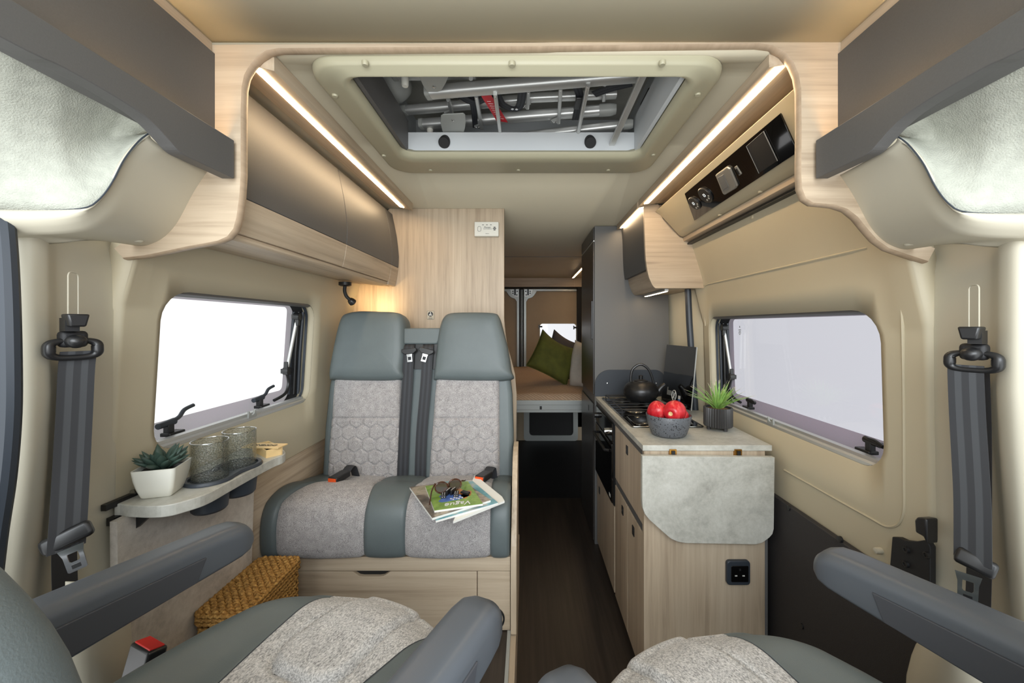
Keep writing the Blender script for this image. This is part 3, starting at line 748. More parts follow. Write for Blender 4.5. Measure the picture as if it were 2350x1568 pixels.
# red warning tag and dark straps
tg = thing('warning_tag', 'red warning tag hanging between the ladder rungs', 'tag', lz(1040, 340, 1.97))
tp_ = [lz(*k, 1.978) for k in ((935, 240), (1010, 240), (1130, 437), (1050, 425))]; mb = MB(); mb.solid(tp_, [x + V(0, 0, .001) for x in tp_]); tq = mb.build('tag', 'red_label', tg, smooth=False)
mb = MB()
for k in range(9):
    a = tp_[0].lerp(tp_[3], .22 + .08 * k); b = tp_[1].lerp(tp_[2], .22 + .08 * k); mb.tube([a.lerp(b, .25) - V(0, 0, .0006), a.lerp(b, .7 + .1 * ((k * 7) % 3 - 1)) - V(0, 0, .0006)], .0006, 5)
mb.build('print', 'white_print', tq)
def strap(label, pts, w_, z, nrm=(0, 0, 1)):
    st = thing('strap', label, 'strap', lz(*pts[0], z), 'black straps round the ladder'); L = smooth_line([lz(*k[:2], z + (k[2] if len(k) > 2 else 0)) for k in pts], 5); N = []
    for i in range(len(L)):
        t = (L[min(i + 1, len(L) - 1)] - L[max(i - 1, 0)]).normalized(); N.append(t.cross(V(0, 0, 1)).normalized() * w_)
    mb = MB(); mb.strip(L, N, .002, [V(0, 0, 1)] * len(L)); mb.build('webbing', 'webbing_black', st, smooth=False); return st
strap('black strap hanging straight down beside the first rungs', [(860, 240), (885, 330), (900, 475)], .009, 1.995)
s1 = strap('black looped strap with eyelets behind the red tag', [(800, 255), (900, 300), (1030, 235), (1090, 310), (1170, 345), (1215, 320), (1235, 215)], .013, 1.99)
mb = MB()
for k in ((1162, 338), (1192, 340)): mb.lathe([(.002, .002), (.0045, .002), (.005, 0), (.002, 0)], lz(*k, 1.987), 16, (0, 0, -1))
mb.build('eyelet', 'chrome', s1)
strap('wide black strap running towards the corner catch', [(1740, 240), (1850, 200), (2010, 160)], .016, 2.0)
s2 = strap('short black strap with a buckle beside the last rung', [(1610, 175), (1640, 260), (1610, 420)], .012, 1.985)
mb = MB(); mb.obox(lz(1632, 300, 1.98), V(.012, 0, 0), V(0, .03, 0), V(0, 0, .004)); mb.build('strap_buckle', 'black_hard', s2, bevel=.003)
# catches at both ends of the well, a grey bolster behind the ladder
for cx_, cy_, lab in ((2140, 310, 'black roof latch with a red mark at the dial end of the hatch'), (240, 300, 'black roof latch with a red mark at the locker end of the hatch')):
    c = lz(cx_, cy_, 2.0); lt = thing('roof_latch', lab, 'latch', c, 'roof latches'); mb = MB(); mb.obox(c, V(.020, 0, 0), V(0, .045, 0), V(0, 0, .03)); mb.cyl(c + V(0, -.02, -.03), c + V(0, .03, -.03), .012, 14); mb.build('latch_body', 'black_hard', lt, bevel=.006)
    mb = MB(); mb.obox(c + V((-1 if cx_ > 1000 else 1) * .021, -.005, -.01), V(.001, 0, 0), V(0, .012, 0), V(0, 0, .008)); mb.build('red_mark', 'red_plastic', lt)
mb = MB(); mb.solid([lz(*k, 1.975) for k in ((60, 70), (120, 70), (250, 370), (380, 560), (370, 600), (330, 580))], [lz(*k, 2.05) for k in ((60, 70), (120, 70), (250, 370), (380, 560), (370, 600), (330, 580))]); struct(mb.build('trim_hatch_rail', 'slate', smooth=False))
bo_ = thing('rolled_fabric', 'grey rolled fabric tucked at the locker end of the hatch', 'fabric', lz(250, 160, 2.05)); mb = MB(); mb.ellip(lz(250, 150, 2.06), (V(.085, .0, 0), V(0, .09, 0), V(0, 0, .05)), 24, 16); mb.build('roll', 'greyplastic', bo_)
# ================================================================ STRIP LIGHTS AT THE CEILING EDGES
def strip_light(label, sgn, y0, y1, x_in, x_led, x_out, z_in, z_out, wled=.020):
    rt = thing('strip_light', label, 'strip light', (sgn * x_led, (y0 + y1) / 2, 1.87), 'warm ceiling edge strip lights')
    pr = [(sgn * x_in, 1.899), (sgn * x_in, z_in), (sgn * x_out, z_out), (sgn * x_out, 1.899)]
    mb = MB(); mb.prism(pr, 'y', y0 - .004, y1 + .03); mb.build('housing', 'oak_y', rt, bevel=.001, smooth=False)
    # the diffuser lies in the sloping underside
    a = V(sgn * x_in, 0, z_in); b = V(sgn * x_out, 0, z_out); d = (b - a).normalized(); n = V(-sgn * d.z * sgn, 0, 0)
    n = V(d.z, 0, -d.x); n = n if n.z < 0 else -n
    t = (abs(x_led) - x_in) / (x_out - x_in); c = a.lerp(b, t) + n * .0005
    mb = MB(); mb.obox(c + V(0, (y0 + y1) / 2, 0), d * wled / 2, V(0, (y1 - y0) / 2, 0), n * .002); k = mb.build('diffuser', 'led', rt); plab(k, 'glowing warm white diffuser')
    return rt
strip_light('long warm strip light over the dark wall lockers above the bench', -1, .868, 1.885, .556, .598, .668, 1.862, 1.888)
strip_light('long warm strip light above the black control panel', 1, .868, 1.836, .535, .561, .668, 1.870, 1.889)
strip_light('short warm strip light over the kitchen wall locker', 1, 1.90, 2.29, .535, .558, .60, 1.868, 1.884)
strip_light('small distant strip light over the bed beyond the tall wardrobe', 1, 3.3, 4.68, .535, .558, .60, 1.868, 1.884)

# ================================================================ WALL LOCKERS OVER THE BENCH
face = [(.682, 1.868), (.672, 1.82), (.660, 1.76), (.652, 1.70), (.648, 1.65), (.650, 1.60), (.657, 1.55), (.667, 1.508)]
def fx(z): return interp(sorted([(b, a) for a, b in face]), z)
def face_strip(s, y0, y1, z0, z1, th, name, m, rt, f=fx, bev=.0015):
    zz = [z0 + (z1 - z0) * k / 10 for k in range(11)]
    pr = [(s * f(z), z) for z in zz] + [(s * (f(z) + th), z) for z in reversed(zz)]
    mb = MB(); mb.prism(pr, 'y', y0, y1); return mb.build(name, m, rt, bevel=bev, angle=25)
wc = thing('overhead_locker', 'long curved wall locker over the bench, charcoal doors with an oak lower band', 'locker', (-.78, 1.45, 1.5))
mb = MB(); mb.prism([(-(x + .022), z) for x, z in face] + [(-.70, 1.50), (-.855, 1.512), (-.79, 1.75), (-.735, 1.885), (-.704, 1.885)], 'y', .897, 1.995); mb.build('locker_body', 'oak_y', wc, smooth=False)
# rounded lower rail and the smooth underside
mb = MB(); pr = []
for k in range(9):
    t = PI / 2 + PI * k / 8 * .8; pr.append((-.69 + .018 * math.cos(-t) * -1, 1.509 + .014 * math.sin(-t)))
mb.prism([(-.672, 1.514), (-.672, 1.504), (-.678, 1.498), (-.70, 1.494), (-.862, 1.508), (-.862, 1.514)], 'y', .897, 1.90); mb.build('underside', 'oak_y', wc, bevel=.003)
for a, b in ((.900, 1.418), (1.421, 1.892)):
    d = face_strip(-1, a, b, 1.5955, 1.868, .018, 'door', 'slate', wc); face_strip(-1, a, b, 1.514, 1.5945, .018, 'door_band', 'oak_y', d)
e = face_strip(-1, 1.895, 1.995, 1.5955, 1.868, .018, 'end_panel', 'slate', wc); face_strip(-1, 1.895, 1.995, 1.50, 1.5945, .018, 'end_band', 'oak_y', e)

# reading lamp under the locker
lp = P(792, 652, 1.76)
rl = thing('reading_lamp', 'small black gooseneck reading lamp under the wall locker', 'lamp', lp)
mb = MB(); mb.lathe([(0, .008), (.027, .008), (.027, -.006), (.02, -.010), (0, -.010)], lp, 24); mb.build('mount', 'black_hard', rl)
nk = smooth_line([P(792, 656, 1.76), P(791, 668, 1.76), P(795, 680, 1.765), P(803, 688, 1.77)], 8)
mb = MB(); mb.tube(nk, .0075, 10); mb.build('gooseneck', 'black_matt', rl)
h0, h1 = P(801, 686, 1.77), P(813, 698, 1.79)
mb = MB(); dd = (h1 - h0).normalized(); mb.lathe([(.006, 0), (.012, .005), (.016, .014), (.017, .026), (.013, .03), (.0, .03)], h0, 20, dd); mb.build('lamp_head', 'black_hard', rl)
sl = bpy.data.lights.new('reading_lamp_glow', 'SPOT'); sl.energy = 3.2; sl.color = lin((255, 214, 150))[:3]; sl.spot_size = math.radians(95); sl.spot_blend = 1; sl.shadow_soft_size = .012
so = bpy.data.objects.new('reading_lamp_glow', sl); COL.objects.link(so); so.location = h0 + dd * .036; so.rotation_euler = (P(868, 690, 2.0) - so.location).to_track_quat('-Z', 'Y').to_euler()

# ================================================================ PARTITION BEHIND THE BENCH
pt = [(-.93, 0), (-.08, 0), (-.055, .24), (-.05, .95), (-.058, 1.05), (-.075, 1.12), (-.098, 1.20), (-.108, 1.27), (-.1135, 1.34), (-.1135, 1.899), (-.70, 1.899), (-.80, 1.75), (-.90, 1.35)]
struct(MB().prism(pt, 'y', 2.0, 2.03).build('wall_partition', 'oak_z', bevel=.002, smooth=False))
ap = P(1117, 527, 1.985)
al = thing('carbon_monoxide_alarm', 'white wall alarm unit with tiny print high on the oak partition', 'alarm', P(1117, 527, 2.0))
wq = 55 * 2 / 900 / 2; hq = 33 * 2 / 900 / 2
mb = MB(); pr = [(ap.x + x, ap.z + z) for x, z in rrect(-wq, wq, -hq, hq, .003, 3)]; mb.prism(pr, 'y', 1.972, 1.9995); mb.build('case', 'white_plastic', al, bevel=.003)
yy = 1.9715
def on_alarm(px, py): return V((px - CX) * 1.9715 / F, yy, H - (py - CY) * 1.9715 / F)
for px in (1108.5, 1117.5, 1126.5):
    c = on_alarm(px, 516.2); mb = MB(); mb.box(c.x - .004, c.x + .004, yy - .001, yy + .002, c.z - .0012, c.z + .0012); mb.build('indicator_slot', 'ink', al)
c = on_alarm(1100, 525.5); mb = MB(); mb.tube([V(c.x + a, yy, c.z + b) for a, b in rrect(-.008, .008, -.0125, .0125, .007, 5)], .0007, 6, closed=True); mb.build('test_button', 'ink', al)
for dz, ww in ((.0065, .005), (0, .008), (-.0065, .005)):
    c = on_alarm(1135, 524.8); mb = MB(); mb.box(c.x - ww, c.x + ww, yy - .001, yy + .002, c.z + dz - .002, c.z + dz + .002); mb.build('sounder_slot', 'black', al)
text('print', 'Pioneer', .011, 'ink', on_alarm(1118.3, 522), (1, 0, 0), (0, 0, 1), al, italic=.3)
text('print', 'Carbon Monoxide Alarm', .0042, 'ink', on_alarm(1119, 525.6), (1, 0, 0), (0, 0, 1), al)
text('print', 'Model 213', .0042, 'ink', on_alarm(1118.3, 536.3), (1, 0, 0), (0, 0, 1), al)
st = thing('seat_belt_sticker', 'tiny square sticker with a round belted-figure sign above the headrests', 'sticker', P(988, 724, 1.9995))
c = P(988, 723.5, 1.9985); hw = .0175
mb = MB(); mb.box(c.x - hw, c.x + hw, 1.9983, 1.9999, c.z - .021, c.z + .021); mb.build('backing', 'sticker_silver', st)
mb = MB(); mb.tube([V(c.x + a, 1.998, c.z + b) for a, b in rrect(-hw, hw, -.021, .021, .002, 2)], .0006, 6, closed=True); mb.build('border', 'ink', st)
cc = V(c.x, 1.998, c.z + .005); mb = MB(); mb.lathe([(0, 0), (.0128, 0), (.0128, .0008), (0, .0008)], cc, 28, (0, 1, 0)); mb.build('disc', 'black', st)
mb = MB(); mb.lathe([(0, 0), (.0022, 0), (.0022, .0012), (0, .0012)], cc + V(0, -.001, .0088), 12, (0, 1, 0))
mb.prism([(cc.x + a, cc.z + b) for a, b in ((-.002, .006), (.002, .006), (.0055, -.001), (.008, -.005), (.003, -.009), (.001, -.004), (-.001, -.004), (-.003, -.009), (-.008, -.005), (-.0055, -.001))], 'y', 1.9965, 1.998)
mb.build('figure', 'white_print', st)
mb = MB(); mb.obox(cc + V(.0005, -.002, .001), (.0055, 0, -.0045), (0, .0003, 0), (.0006, 0, .0007)); mb.build('figure_belt', 'black', st)
for k, ww in ((0, .010), (1, .011)): 
    mb = MB(); mb.box(c.x - ww, c.x + ww, 1.9975, 1.9985, c.z - .0145 - .004 * k, c.z - .013 - .004 * k); mb.build('print', 'ink', st)

# ================================================================ BENCH SEAT
# oak dado on the wall beside the bench
struct(MB().grid([[V(XL(z) + .004, y, z) for y in (1.18, 2.0)] for z in (.24, .4, .6, .79)]).build('wall_left_dado', 'oak_y', solid=.004, offset=0))
bb = thing('bench_plinth', 'oak bench plinth with a drawer notch and a round black heater outlet', 'bench base', (-.48, 1.6, .24))
mb = MB(); mb.box(-.905, -.056, 1.374, 1.985, .24, .498); mb.build('carcass', 'oak_x', bb, smooth=False)
mb = MB(); mb.box(-.905, -.056, 1.360, 1.376, .450, .498); mb.build('top_rail', 'oak_x', bb, bevel=.0008, smooth=False)
dw = [(-.905, .244), (-.172, .244), (-.172, .4475), (-.472, .4475), (-.482, .440), (-.495, .432), (-.51, .430), (-.565, .430), (-.58, .432), (-.592, .440), (-.602, .4475), (-.905, .4475)]
mb = MB(); mb.prism(dw, 'y', 1.360, 1.3735); mb.build('drawer_front', 'oak_x', bb, bevel=.0008, smooth=False)
mb = MB(); mb.box(-.61, -.465, 1.3725, 1.3738, .43, .449); mb.build('drawer_shadow_gap', 'black', bb)
hc = V(-.115, 0, .284); hh = [(hc.x + .0385 * math.cos(2 * PI * k / 28), hc.z + .0385 * math.sin(2 * PI * k / 28)) for k in range(28)]
mb = MB(); mb.box(-.169, -.0565, 1.3605, 1.3735, .244, .4475); mb.build('heater_panel', 'oak_x', bb, bevel=.0008, smooth=False)
ho = MB().lathe([(.0, .004), (.034, .004), (.0345, -.004), (.040, -.004), (.0405, .002)], V(hc.x, 1.3605, hc.z), 36, (0, 1, 0)).build('heater_outlet', 'black', bb)
mb = MB()
for k in range(-3, 4): mb.box(hc.x + k * .009 - .0012, hc.x + k * .009 + .0012, 1.358, 1.362, hc.z - math.sqrt(.03 ** 2 - (k * .009) ** 2), hc.z + math.sqrt(.03 ** 2 - (k * .009) ** 2))
for k in range(-3, 4): mb.box(hc.x - math.sqrt(.03 ** 2 - (k * .009) ** 2), hc.x + math.sqrt(.03 ** 2 - (k * .009) ** 2), 1.358, 1.362, hc.z + k * .009 - .0012, hc.z + k * .009 + .0012)
mb.lathe([(0, -.006), (.012, -.005), (.03, .002), (.03, .004), (0, .004)], V(hc.x, 1.362, hc.z), 24, (0, 1, 0))
mb.build('outlet_grille', 'black_hard', ho)
sp2 = [(1.70, .24), (1.70, .80), (1.62, .80), (1.56, .785), (1.50, .735), (1.45, .67), (1.40, .60), (1.365, .55), (1.352, .50), (1.345, .40), (1.345, .24)]
pn = thing('bench_side_panel', 'narrow curved oak panel closing the bench beside the aisle', 'panel', (-.045, 1.5, .24))
mb = MB(); mb.prism([(v.x, v.y) for v in smooth_line([V(a, b, 0) for a, b in sp2[2:]], 3)] + [(1.70, .24), (1.70, .80)], 'x', -.054, -.034); mb.build('panel', 'oak_z', pn, bevel=.002, smooth=False)

be = thing('double_bench', 'grey and slate double bench seat with two tall headrests', 'bench seat', (-.48, 1.55, .5))
ctop = [(1.365, .500), (1.347, .507), (1.338, .53), (1.335, .58), (1.338, .62), (1.348, .655), (1.368, .682), (1.40, .698), (1.44, .706), (1.48, .704), (1.52, .695), (1.535, .686), (1.55, .684), (1.60, .678), (1.66, .664), (1.74, .65)]
cs = [(v.x, v.y) for v in smooth_line([V(a, b, 0) for a, b in ctop], 4)]
def cushion(x0, x1, name, m, puff=.004, er=.012, mat_l=None):
    """a length of the seat profile between two (possibly slanting) edges given at front and back"""
    rows = []
    N = 18
    for i in range(N + 1):
        t = i / N; ed = min(t, 1 - t) * (abs(x1[0] - x0[0]))
        dz = -er * max(0, 1 - ed / er) ** 2 * .5 + puff * (4 * t * (1 - t))
        row = []
        for j, (y, z) in enumerate(cs):
            k = (y - 1.335) / (1.74 - 1.335); a = interp(x0_, k) if False else None
            k2 = max(0, min(1, (y - 1.37) / .18))
            xa = x0[0] + (x0[1] - x0[0]) * k2; xb = x1[0] + (x1[1] - x1[0]) * k2
            nx = (0, 1)
            # outward normal of the profile
            y2, z2 = cs[min(j + 1, len(cs) - 1)]; y1, z1 = cs[max(j - 1, 0)]
            tv = V(y2 - y1, z2 - z1, 0).normalized(); nn = V(-tv.y, tv.x, 0)
            row.append(V(xa + (xb - xa) * t, y + nn.x * dz, z + nn.y * dz))
        row = row + [V(row[-1].x, 1.74, .5), V(row[0].x, 1.37, .5)]
        rows.append(row)
    mb = MB(); mb.loft(rows, closed=True, cap=True); return mb.build(name, m, be, angle=60)
segs = [(-.912, -.905), (-.856, -.80), (-.557, -.585), (-.415, -.418), (-.124, -.135), (-.058, -.058)]
cushion(segs[0], segs[1], 'seat_bolster', 'leather'); cushion(segs[1], segs[2], 'seat_panel', 'melange', .006)
cushion(segs[2], segs[3], 'seat_bolster', 'leather'); cushion(segs[3], segs[4], 'seat_panel', 'melange', .006)
k = cushion(segs[4], segs[5], 'seat_bolster', 'leather')

# backrest plane: local (x, h) -> world
B0 = V(0, 1.655, .645); bu = V(0, .105, .71).normalized(); bn = V(0, -bu.z, bu.y)
def bk(x, h, t=0): return B0 + V(x, 0, 0) + bu * h + bn * t
def slab(outline, t0, t1, name, m, parent, bev=.012, seg=4):
    mb = MB(); mb.solid([bk(x, h, t1) for x, h in outline], [bk(x, h, t0) for x, h in outline]); return mb.build(name, m, parent, bevel=bev, seg=seg, angle=50)
def sl2(pts, n=3): return [(v.x, v.y) for v in smooth_line([V(a, b, 0) for a, b in pts], n)]
body = [(-.868, 0), (-.872, .22), (-.866, .40), (-.852, .48), (-.60, .50), (-.52, .50), (-.40, .50), (-.10, .50), (-.075, .46), (-.062, .36), (-.056, .2), (-.055, 0)]
bk_body = slab(body, -.085, -.002, 'backrest', 'leather', be, .02)
# quilted fabric faces
def hexd(x, y, s=.058):
    """distance to the nearest hexagon edge of a honeycomb with width s"""
    q = V(x, y, 0); r = (s, s * 1.7320508)
    def md(v, m_): return v - m_ * math.floor(v / m_)
    a = (md(x, r[0]) - r[0] / 2, md(y, r[1]) - r[1] / 2); b = (md(x - r[0] / 2, r[0]) - r[0] / 2, md(y - r[1] / 2, r[1]) - r[1] / 2)
    g = a if a[0] ** 2 + a[1] ** 2 < b[0] ** 2 + b[1] ** 2 else b
    g = (abs(g[0]), abs(g[1]))
    return s / 2 - max(g[0] , g[0] * .5 + g[1] * .8660254)
def back_panel(xa0, xa1, xb0, xb1, h0=.005, h1=.432):
    rows = []; NU, NV = 96, 150
    for j in range(NV + 1):
        h = h0 + (h1 - h0) * j / NV; k = j / NV
        a = xa0 + (xa1 - xa0) * k; b = xb0 + (xb1 - xb0) * k; row = []
        for i in range(NU + 1):
            x = a + (b - a) * i / NU; t = .016
            ed = min(x - a, b - x)
            t -= .016 * max(0, 1 - ed / .02) ** 2
            t -= .010 * max(0, 1 - (h1 - h) / .015) ** 2
            lumb = .26
            if h < lumb:
                e = hexd(x, h); t += .003 - .0065 * max(0, 1 - e / .006) ** 1.5
            t -= .006 * max(0, 1 - abs(h - lumb) / .008)
            t += .006 * math.exp(-((h - .16) / .1) ** 2) + .008 * math.exp(-((h - .36) / .08) ** 2)
            if i in (0, NU) : t = -.004
            if j in (0, NV): t = -.004
            row.append(bk(x, h, t))
        rows.append(row)
    return MB().grid(rows).build('back_panel', 'melange', be, angle=80)
back_panel(-.838, -.836, -.538, -.546); back_panel(-.412, -.394, -.112, -.118)
def headrest(pts, wrinkles):
    o_ = sl2(pts + [pts[0]], 4)[:-1]
    cx_ = sum(p[0] for p in o_) / len(o_); ch = sum(p[1] for p in o_) / len(o_)
    rings = []
    for sc, t in ((1.0, -.075), (1.02, -.05), (1.02, .0), (1.0, .022), (.96, .034), (.88, .042), (.7, .046), (.4, .048), (.05, .048)):
        rr = []
        for x, h in o_:
            p = (cx_ + (x - cx_) * sc, ch + (h - ch) * sc); rr.append(bk(p[0], p[1], t))
        rings.append(rr)
    mb = MB(); mb.loft(rings); hr_ = mb.build('headrest', 'leather', be, angle=75)
    return hr_
headrest([(-.850, .425), (-.853, .47), (-.838, .60), (-.822, .685), (-.80, .712), (-.74, .724), (-.65, .722), (-.58, .718), (-.55, .700), (-.539, .66), (-.536, .60), (-.533, .54), (-.538, .47), (-.545, .425), (-.7, .420)], -1)
headrest([(-.400, .425), (-.398, .47), (-.392, .54), (-.388, .60), (-.380, .655), (-.366, .695), (-.335, .715), (-.25, .719), (-.15, .716), (-.124, .70), (-.108, .65), (-.085, .56), (-.071, .47), (-.072, .425), (-.25, .420)], 1)
# moulded belt housing between the headrests
mb = MB(); o_ = [(-.553, .650), (-.378, .650), (-.378, .605), (-.392, .578), (-.54, .578), (-.553, .605)]
mb.solid([bk(x, h, .02) for x, h in o_], [bk(x, h, -.06) for x, h in o_]); hs = mb.build('belt_housing', 'leather', be, bevel=.006); plab(hs, 'slate box bridging the two headrests')
mb = MB(); mb.solid([bk(x, h, .012) for x, h in ((-.54, .579), (-.392, .579), (-.40, .47), (-.53, .47))], [bk(x, h, -.05) for x, h in ((-.54, .579), (-.392, .579), (-.40, .47), (-.53, .47))]); mb.build('belt_slot', 'black', hs)
for x, h in ((-.806, .058), (-.565, .05), (-.385, .046), (-.136, .04)):
    mb = MB(); c = bk(x, h, .013)
    mb.lathe([(0, .004), (.0095, .003), (.0115, 0), (.0115, -.008)], c, 22, bn); rv = mb.build('rivet', 'chrome', be)
    mb = MB(); mb.lathe([(0, .0052), (.005, .0046), (.006, .003)], c, 14, bn); mb.build('rivet_centre', 'black', rv)
# buckles lying at the bench hinge
for (px, py), dxy in (((779, 1103), V(-.02, -.075, -.004)), ((1110, 1102), V(-.022, -.06, .004))):
    p = PZ(px, py, .70) + V(0, 0, .014); bkl = thing('belt_buckle', '', 'buckle', p, 'bench seat belt buckles'); d = dxy.normalized(); sd = d.cross(V(0, 0, 1)).normalized(); up = sd.cross(d)
    mb = MB(); mb.obox(p, sd * .0205, d * .038, up * .012); mb.build('buckle_body', 'black_hard', bkl, bevel=.004)
    mb = MB(); mb.obox(p + d * .0385, sd * .0165, d * .003, up * .009); kk = mb.build('release_button', 'orange_plastic', bkl, bevel=.001); plab(kk, 'orange release button')
    cs_ = smooth_line([p - d * .03, p - d * .055 + up * .016, p - d * .075 + up * .012, p - d * .092 - up * .035], 5)
    mb = MB(); mb.strip(cs_, sd * .018, .002, [up] * len(cs_)) if False else mb.tube(cs_, 1, 10, flat=(.019, .002, up)); mb.build('stalk', 'webbing_dark', bkl)
    bkl['label'] = 'black belt buckle with orange button at the window end of the bench' if px < 900 else 'black belt buckle stalk half hidden behind the magazines'
# the two lap belts hanging from the housing
for xa, xb, lab in ((-.512, -.520, 'dark bench belt hanging down on the window side of the housing'), (-.430, -.446, 'dark bench belt hanging down on the aisle side of the housing')):
    sb = thing('seat_belt', lab, 'seat belt', bk(xa, .57, .03), 'bench seat belts')
    L = [(xa, .585, .0), (xa, .57, .022), (xa, .53, .026), (xa * .7 + xb * .3, .40, .018), (xb, .2, .012), (xb, .02, .010), (xb, -.02, .0)]
    cl = smooth_line([bk(*p) for p in L], 4); mb = MB(); mb.strip(cl, [V(.0235, 0, .001)] * len(cl) if False else V(.0235, 0, .0015), .0016, [bn] * len(cl)) if False else mb.strip(cl, [V(.0235, 0, .0015)] * len(cl), .0016, [bn] * len(cl))
    mb.build('webbing', 'webbing_black', sb, smooth=False)
    c = bk(xa + (.004 if xa < -.5 else -.004), .545, .036); ti = .12 if xa < -.5 else -.25
    a = (V(1, 0, 0) + bu * ti).normalized(); u = (bu - V(1, 0, 0) * ti).normalized()
    mb = MB(); o_ = [(-.031, .012), (.031, .012), (.033, .0), (.018, -.012), (-.018, -.012), (-.033, 0)]
    mb.solid([c + a * x + u * h + bn * .006 for x, h in o_], [c + a * x + u * h - bn * .006 for x, h in o_]); tg = mb.build('tongue_grip', 'black_hard', sb, bevel=.002)
    o_ = [(-.0125, -.011), (.0125, -.011), (.011, -.022), (.011, -.046), (-.011, -.046), (-.011, -.022)]; i_ = [(-.007, -.024), (.007, -.024), (.007, -.026), (.0065, -.038), (-.0065, -.038), (-.007, -.026)]
    A = [c + a * x + u * h + bn * .001 for x, h in o_]; Bq = [c + a * x + u * h + bn * .001 for x, h in i_]
    mb = MB(); mb.loft([A, Bq, [p - bn * .002 for p in Bq], [p - bn * .002 for p in A], A], cap=False); kk = mb.build('tongue_plate', 'chrome', tg, smooth=False)

# ================================================================ MAGAZINES, SUNGLASSES, DOMINOES
def seat_z(y): return interp([(a, b) for a, b in ctop[8:]], y) + .006
def magazine(corners, z, th, name, cov, label, tilt=None):
    """corners: far-left, far-right, near-right, near-left in photo pixels on a level plane"""
    p = [PZ(x, y, z) for x, y in corners]; c = sum(p, V(0, 0, 0)) / 4
    rt = thing('magazine', label, 'magazine', V(c.x, c.y, z - th), 'magazines on the bench')
    n = V(0, 0, 1)
    mb = MB(); mb.solid([q - n * .0006 for q in p], [q - n * th for q in p]); mb.build('pages', 'paper', rt, smooth=False)
    mb = MB(); mb.solid([q + n * .0004 for q in p], [q - n * .0006 for q in p]); cv_ = mb.build('cover', cov, rt, smooth=False)
    return rt, cv_, p
mz = .7195
m1, _, _ = magazine([(1090, 1090), (1152, 1140), (1158, 1150), (1040, 1197)], mz - .001, .0065, 'magazine', 'paper', 'lowest magazine of the stack, mostly covered, pale page edges')
m2, _, _ = magazine([(1020, 1106), (1082, 1102), (1143, 1154), (1000, 1195)], mz + .0065, .0065, 'magazine', 'cover_sea', 'magazine with a blue and teal seaside cover under the stone cover')
m3, _, _ = magazine([(940, 1118), (1062, 1104), (1126, 1148), (992, 1189)], mz + .0145, .007, 'magazine', 'cover_stone', 'magazine with a brown stony landscape cover under the green one')
m4, cv4, p4 = magazine([(976, 1116), (1074, 1105), (1108, 1156), (997, 1172)], mz + .0215, .0065, 'magazine', 'cover_green', 'topmost magazine with a green cover titled in white script')
ZM = mz + .0219
e1 = (p4[1] - p4[0]); e2 = (p4[3] - p4[0]); ctr = lambda u, v: p4[0] + e1 * u + e2 * v + V(0, 0, .0008)
def blob(u, v, ru, rv, m_, nm='cover_print', sd=0):
    mb = MB(); pts = []
    for k in range(22):
        t = 2 * PI * k / 22; rr = 1 + .22 * math.sin(3 * t + sd) + .12 * math.sin(5 * t + 2 * sd); pts.append(ctr(u + ru * rr * math.cos(t), v + rv * rr * math.sin(t)))
    mb.solid([q + V(0, 0, .0003) for q in pts], [q - V(0, 0, .0006) for q in pts]); mb.build(nm, m_, cv4, smooth=False)
blob(.46, .60, .30, .15, 'print_blue', sd=1); blob(.76, .52, .14, .16, 'print_orange', sd=2); blob(.5, .30, .2, .08, 'print_orange', sd=.4)
mb = MB()
for k in range(7):
    u, v = .42 + .045 * k * .9, .66 + .035 * math.sin(2.1 * k); q = [ctr(u + a, v + b_) for a, b_ in ((-.018, -.02), (.02, -.012), (.012, .03), (-.015, .022))]
    mb.solid([x + V(0, 0, .0006) for x in q], [x - V(0, 0, .0004) for x in q])
mb.build('cover_print', 'print_white', cv4, smooth=False)
text('title', 'Vague', .034, 'print_white', ctr(.52, .875) + V(0, 0, .0008), -e1, (e2 - e1 * (e2.dot(e1) / e1.dot(e1))), cv4, .0004, italic=.25)

sg = thing('sunglasses', 'tortoiseshell sunglasses lying upside down on the green magazine', 'sunglasses', PZ(1043, 1118, ZM))
def lensring(px, py, rx, ry, ang):
    c = PZ(px, py, ZM + .018); a = V(math.cos(ang), -.25 * math.sin(ang), 0).normalized(); u = V(0, .55, .83)
    u = (u - a * u.dot(a)).normalized()
    return c, a, u, [c + a * rx * math.cos(2 * PI * k / 32) + u * ry * math.sin(2 * PI * k / 32) for k in range(32)]
L1 = lensring(1013, 1119, .021, .0175, 0); L2 = lensring(1044, 1112, .021, .0175, 0)
fr = MB().tube(L1[3], .0024, 8, closed=True).tube(L2[3], .0024, 8, closed=True).tube(smooth_line([L1[0] + L1[1] * .021 + L1[2] * .004, (L1[0] + L2[0]) / 2 + V(0, 0, .004), L2[0] - L2[1] * .021 + L2[2] * .004], 5), .003, 8).build('frame', 'tortoise', sg)
for L in (L1, L2): mb = MB(); nn = L[1].cross(L[2]); mb.solid([p + nn * .0006 for p in L[3]], [p - nn * .0006 for p in L[3]]); mb.build('lens', 'lens', sg)
for L, s_ in ((L1, -1), (L2, 1)):
    q = L[0] + L[1] * s_ * .0225 + L[2] * .012
    mb = MB(); mb.tube(smooth_line([q, q + V(s_ * .004, -.03, -.012), q + V(-s_ * .002, -.075, -.019), q + V(-s_ * .006, -.1, -.024)] if s_ < 0 else [q, q + V(.006, .02, -.008), q + V(.004, .05, -.018)], 5), .0024, 8); mb.build('temple', 'tortoise', sg)
dom = [((1018, 1137), .15, 'black domino tile with pips in the front of the pile on the magazine', True), ((1029, 1131), 1.25, 'black domino on edge beside the white striped stack', False), ((1040, 1130), 1.2, 'black domino on edge in the middle of the striped stack', False),
       ((1047, 1134), .1, 'black domino tile with many pips at the end of the stack', True), ((1068, 1130), -.5, 'plain black domino tile lying apart towards the aisle', False)]
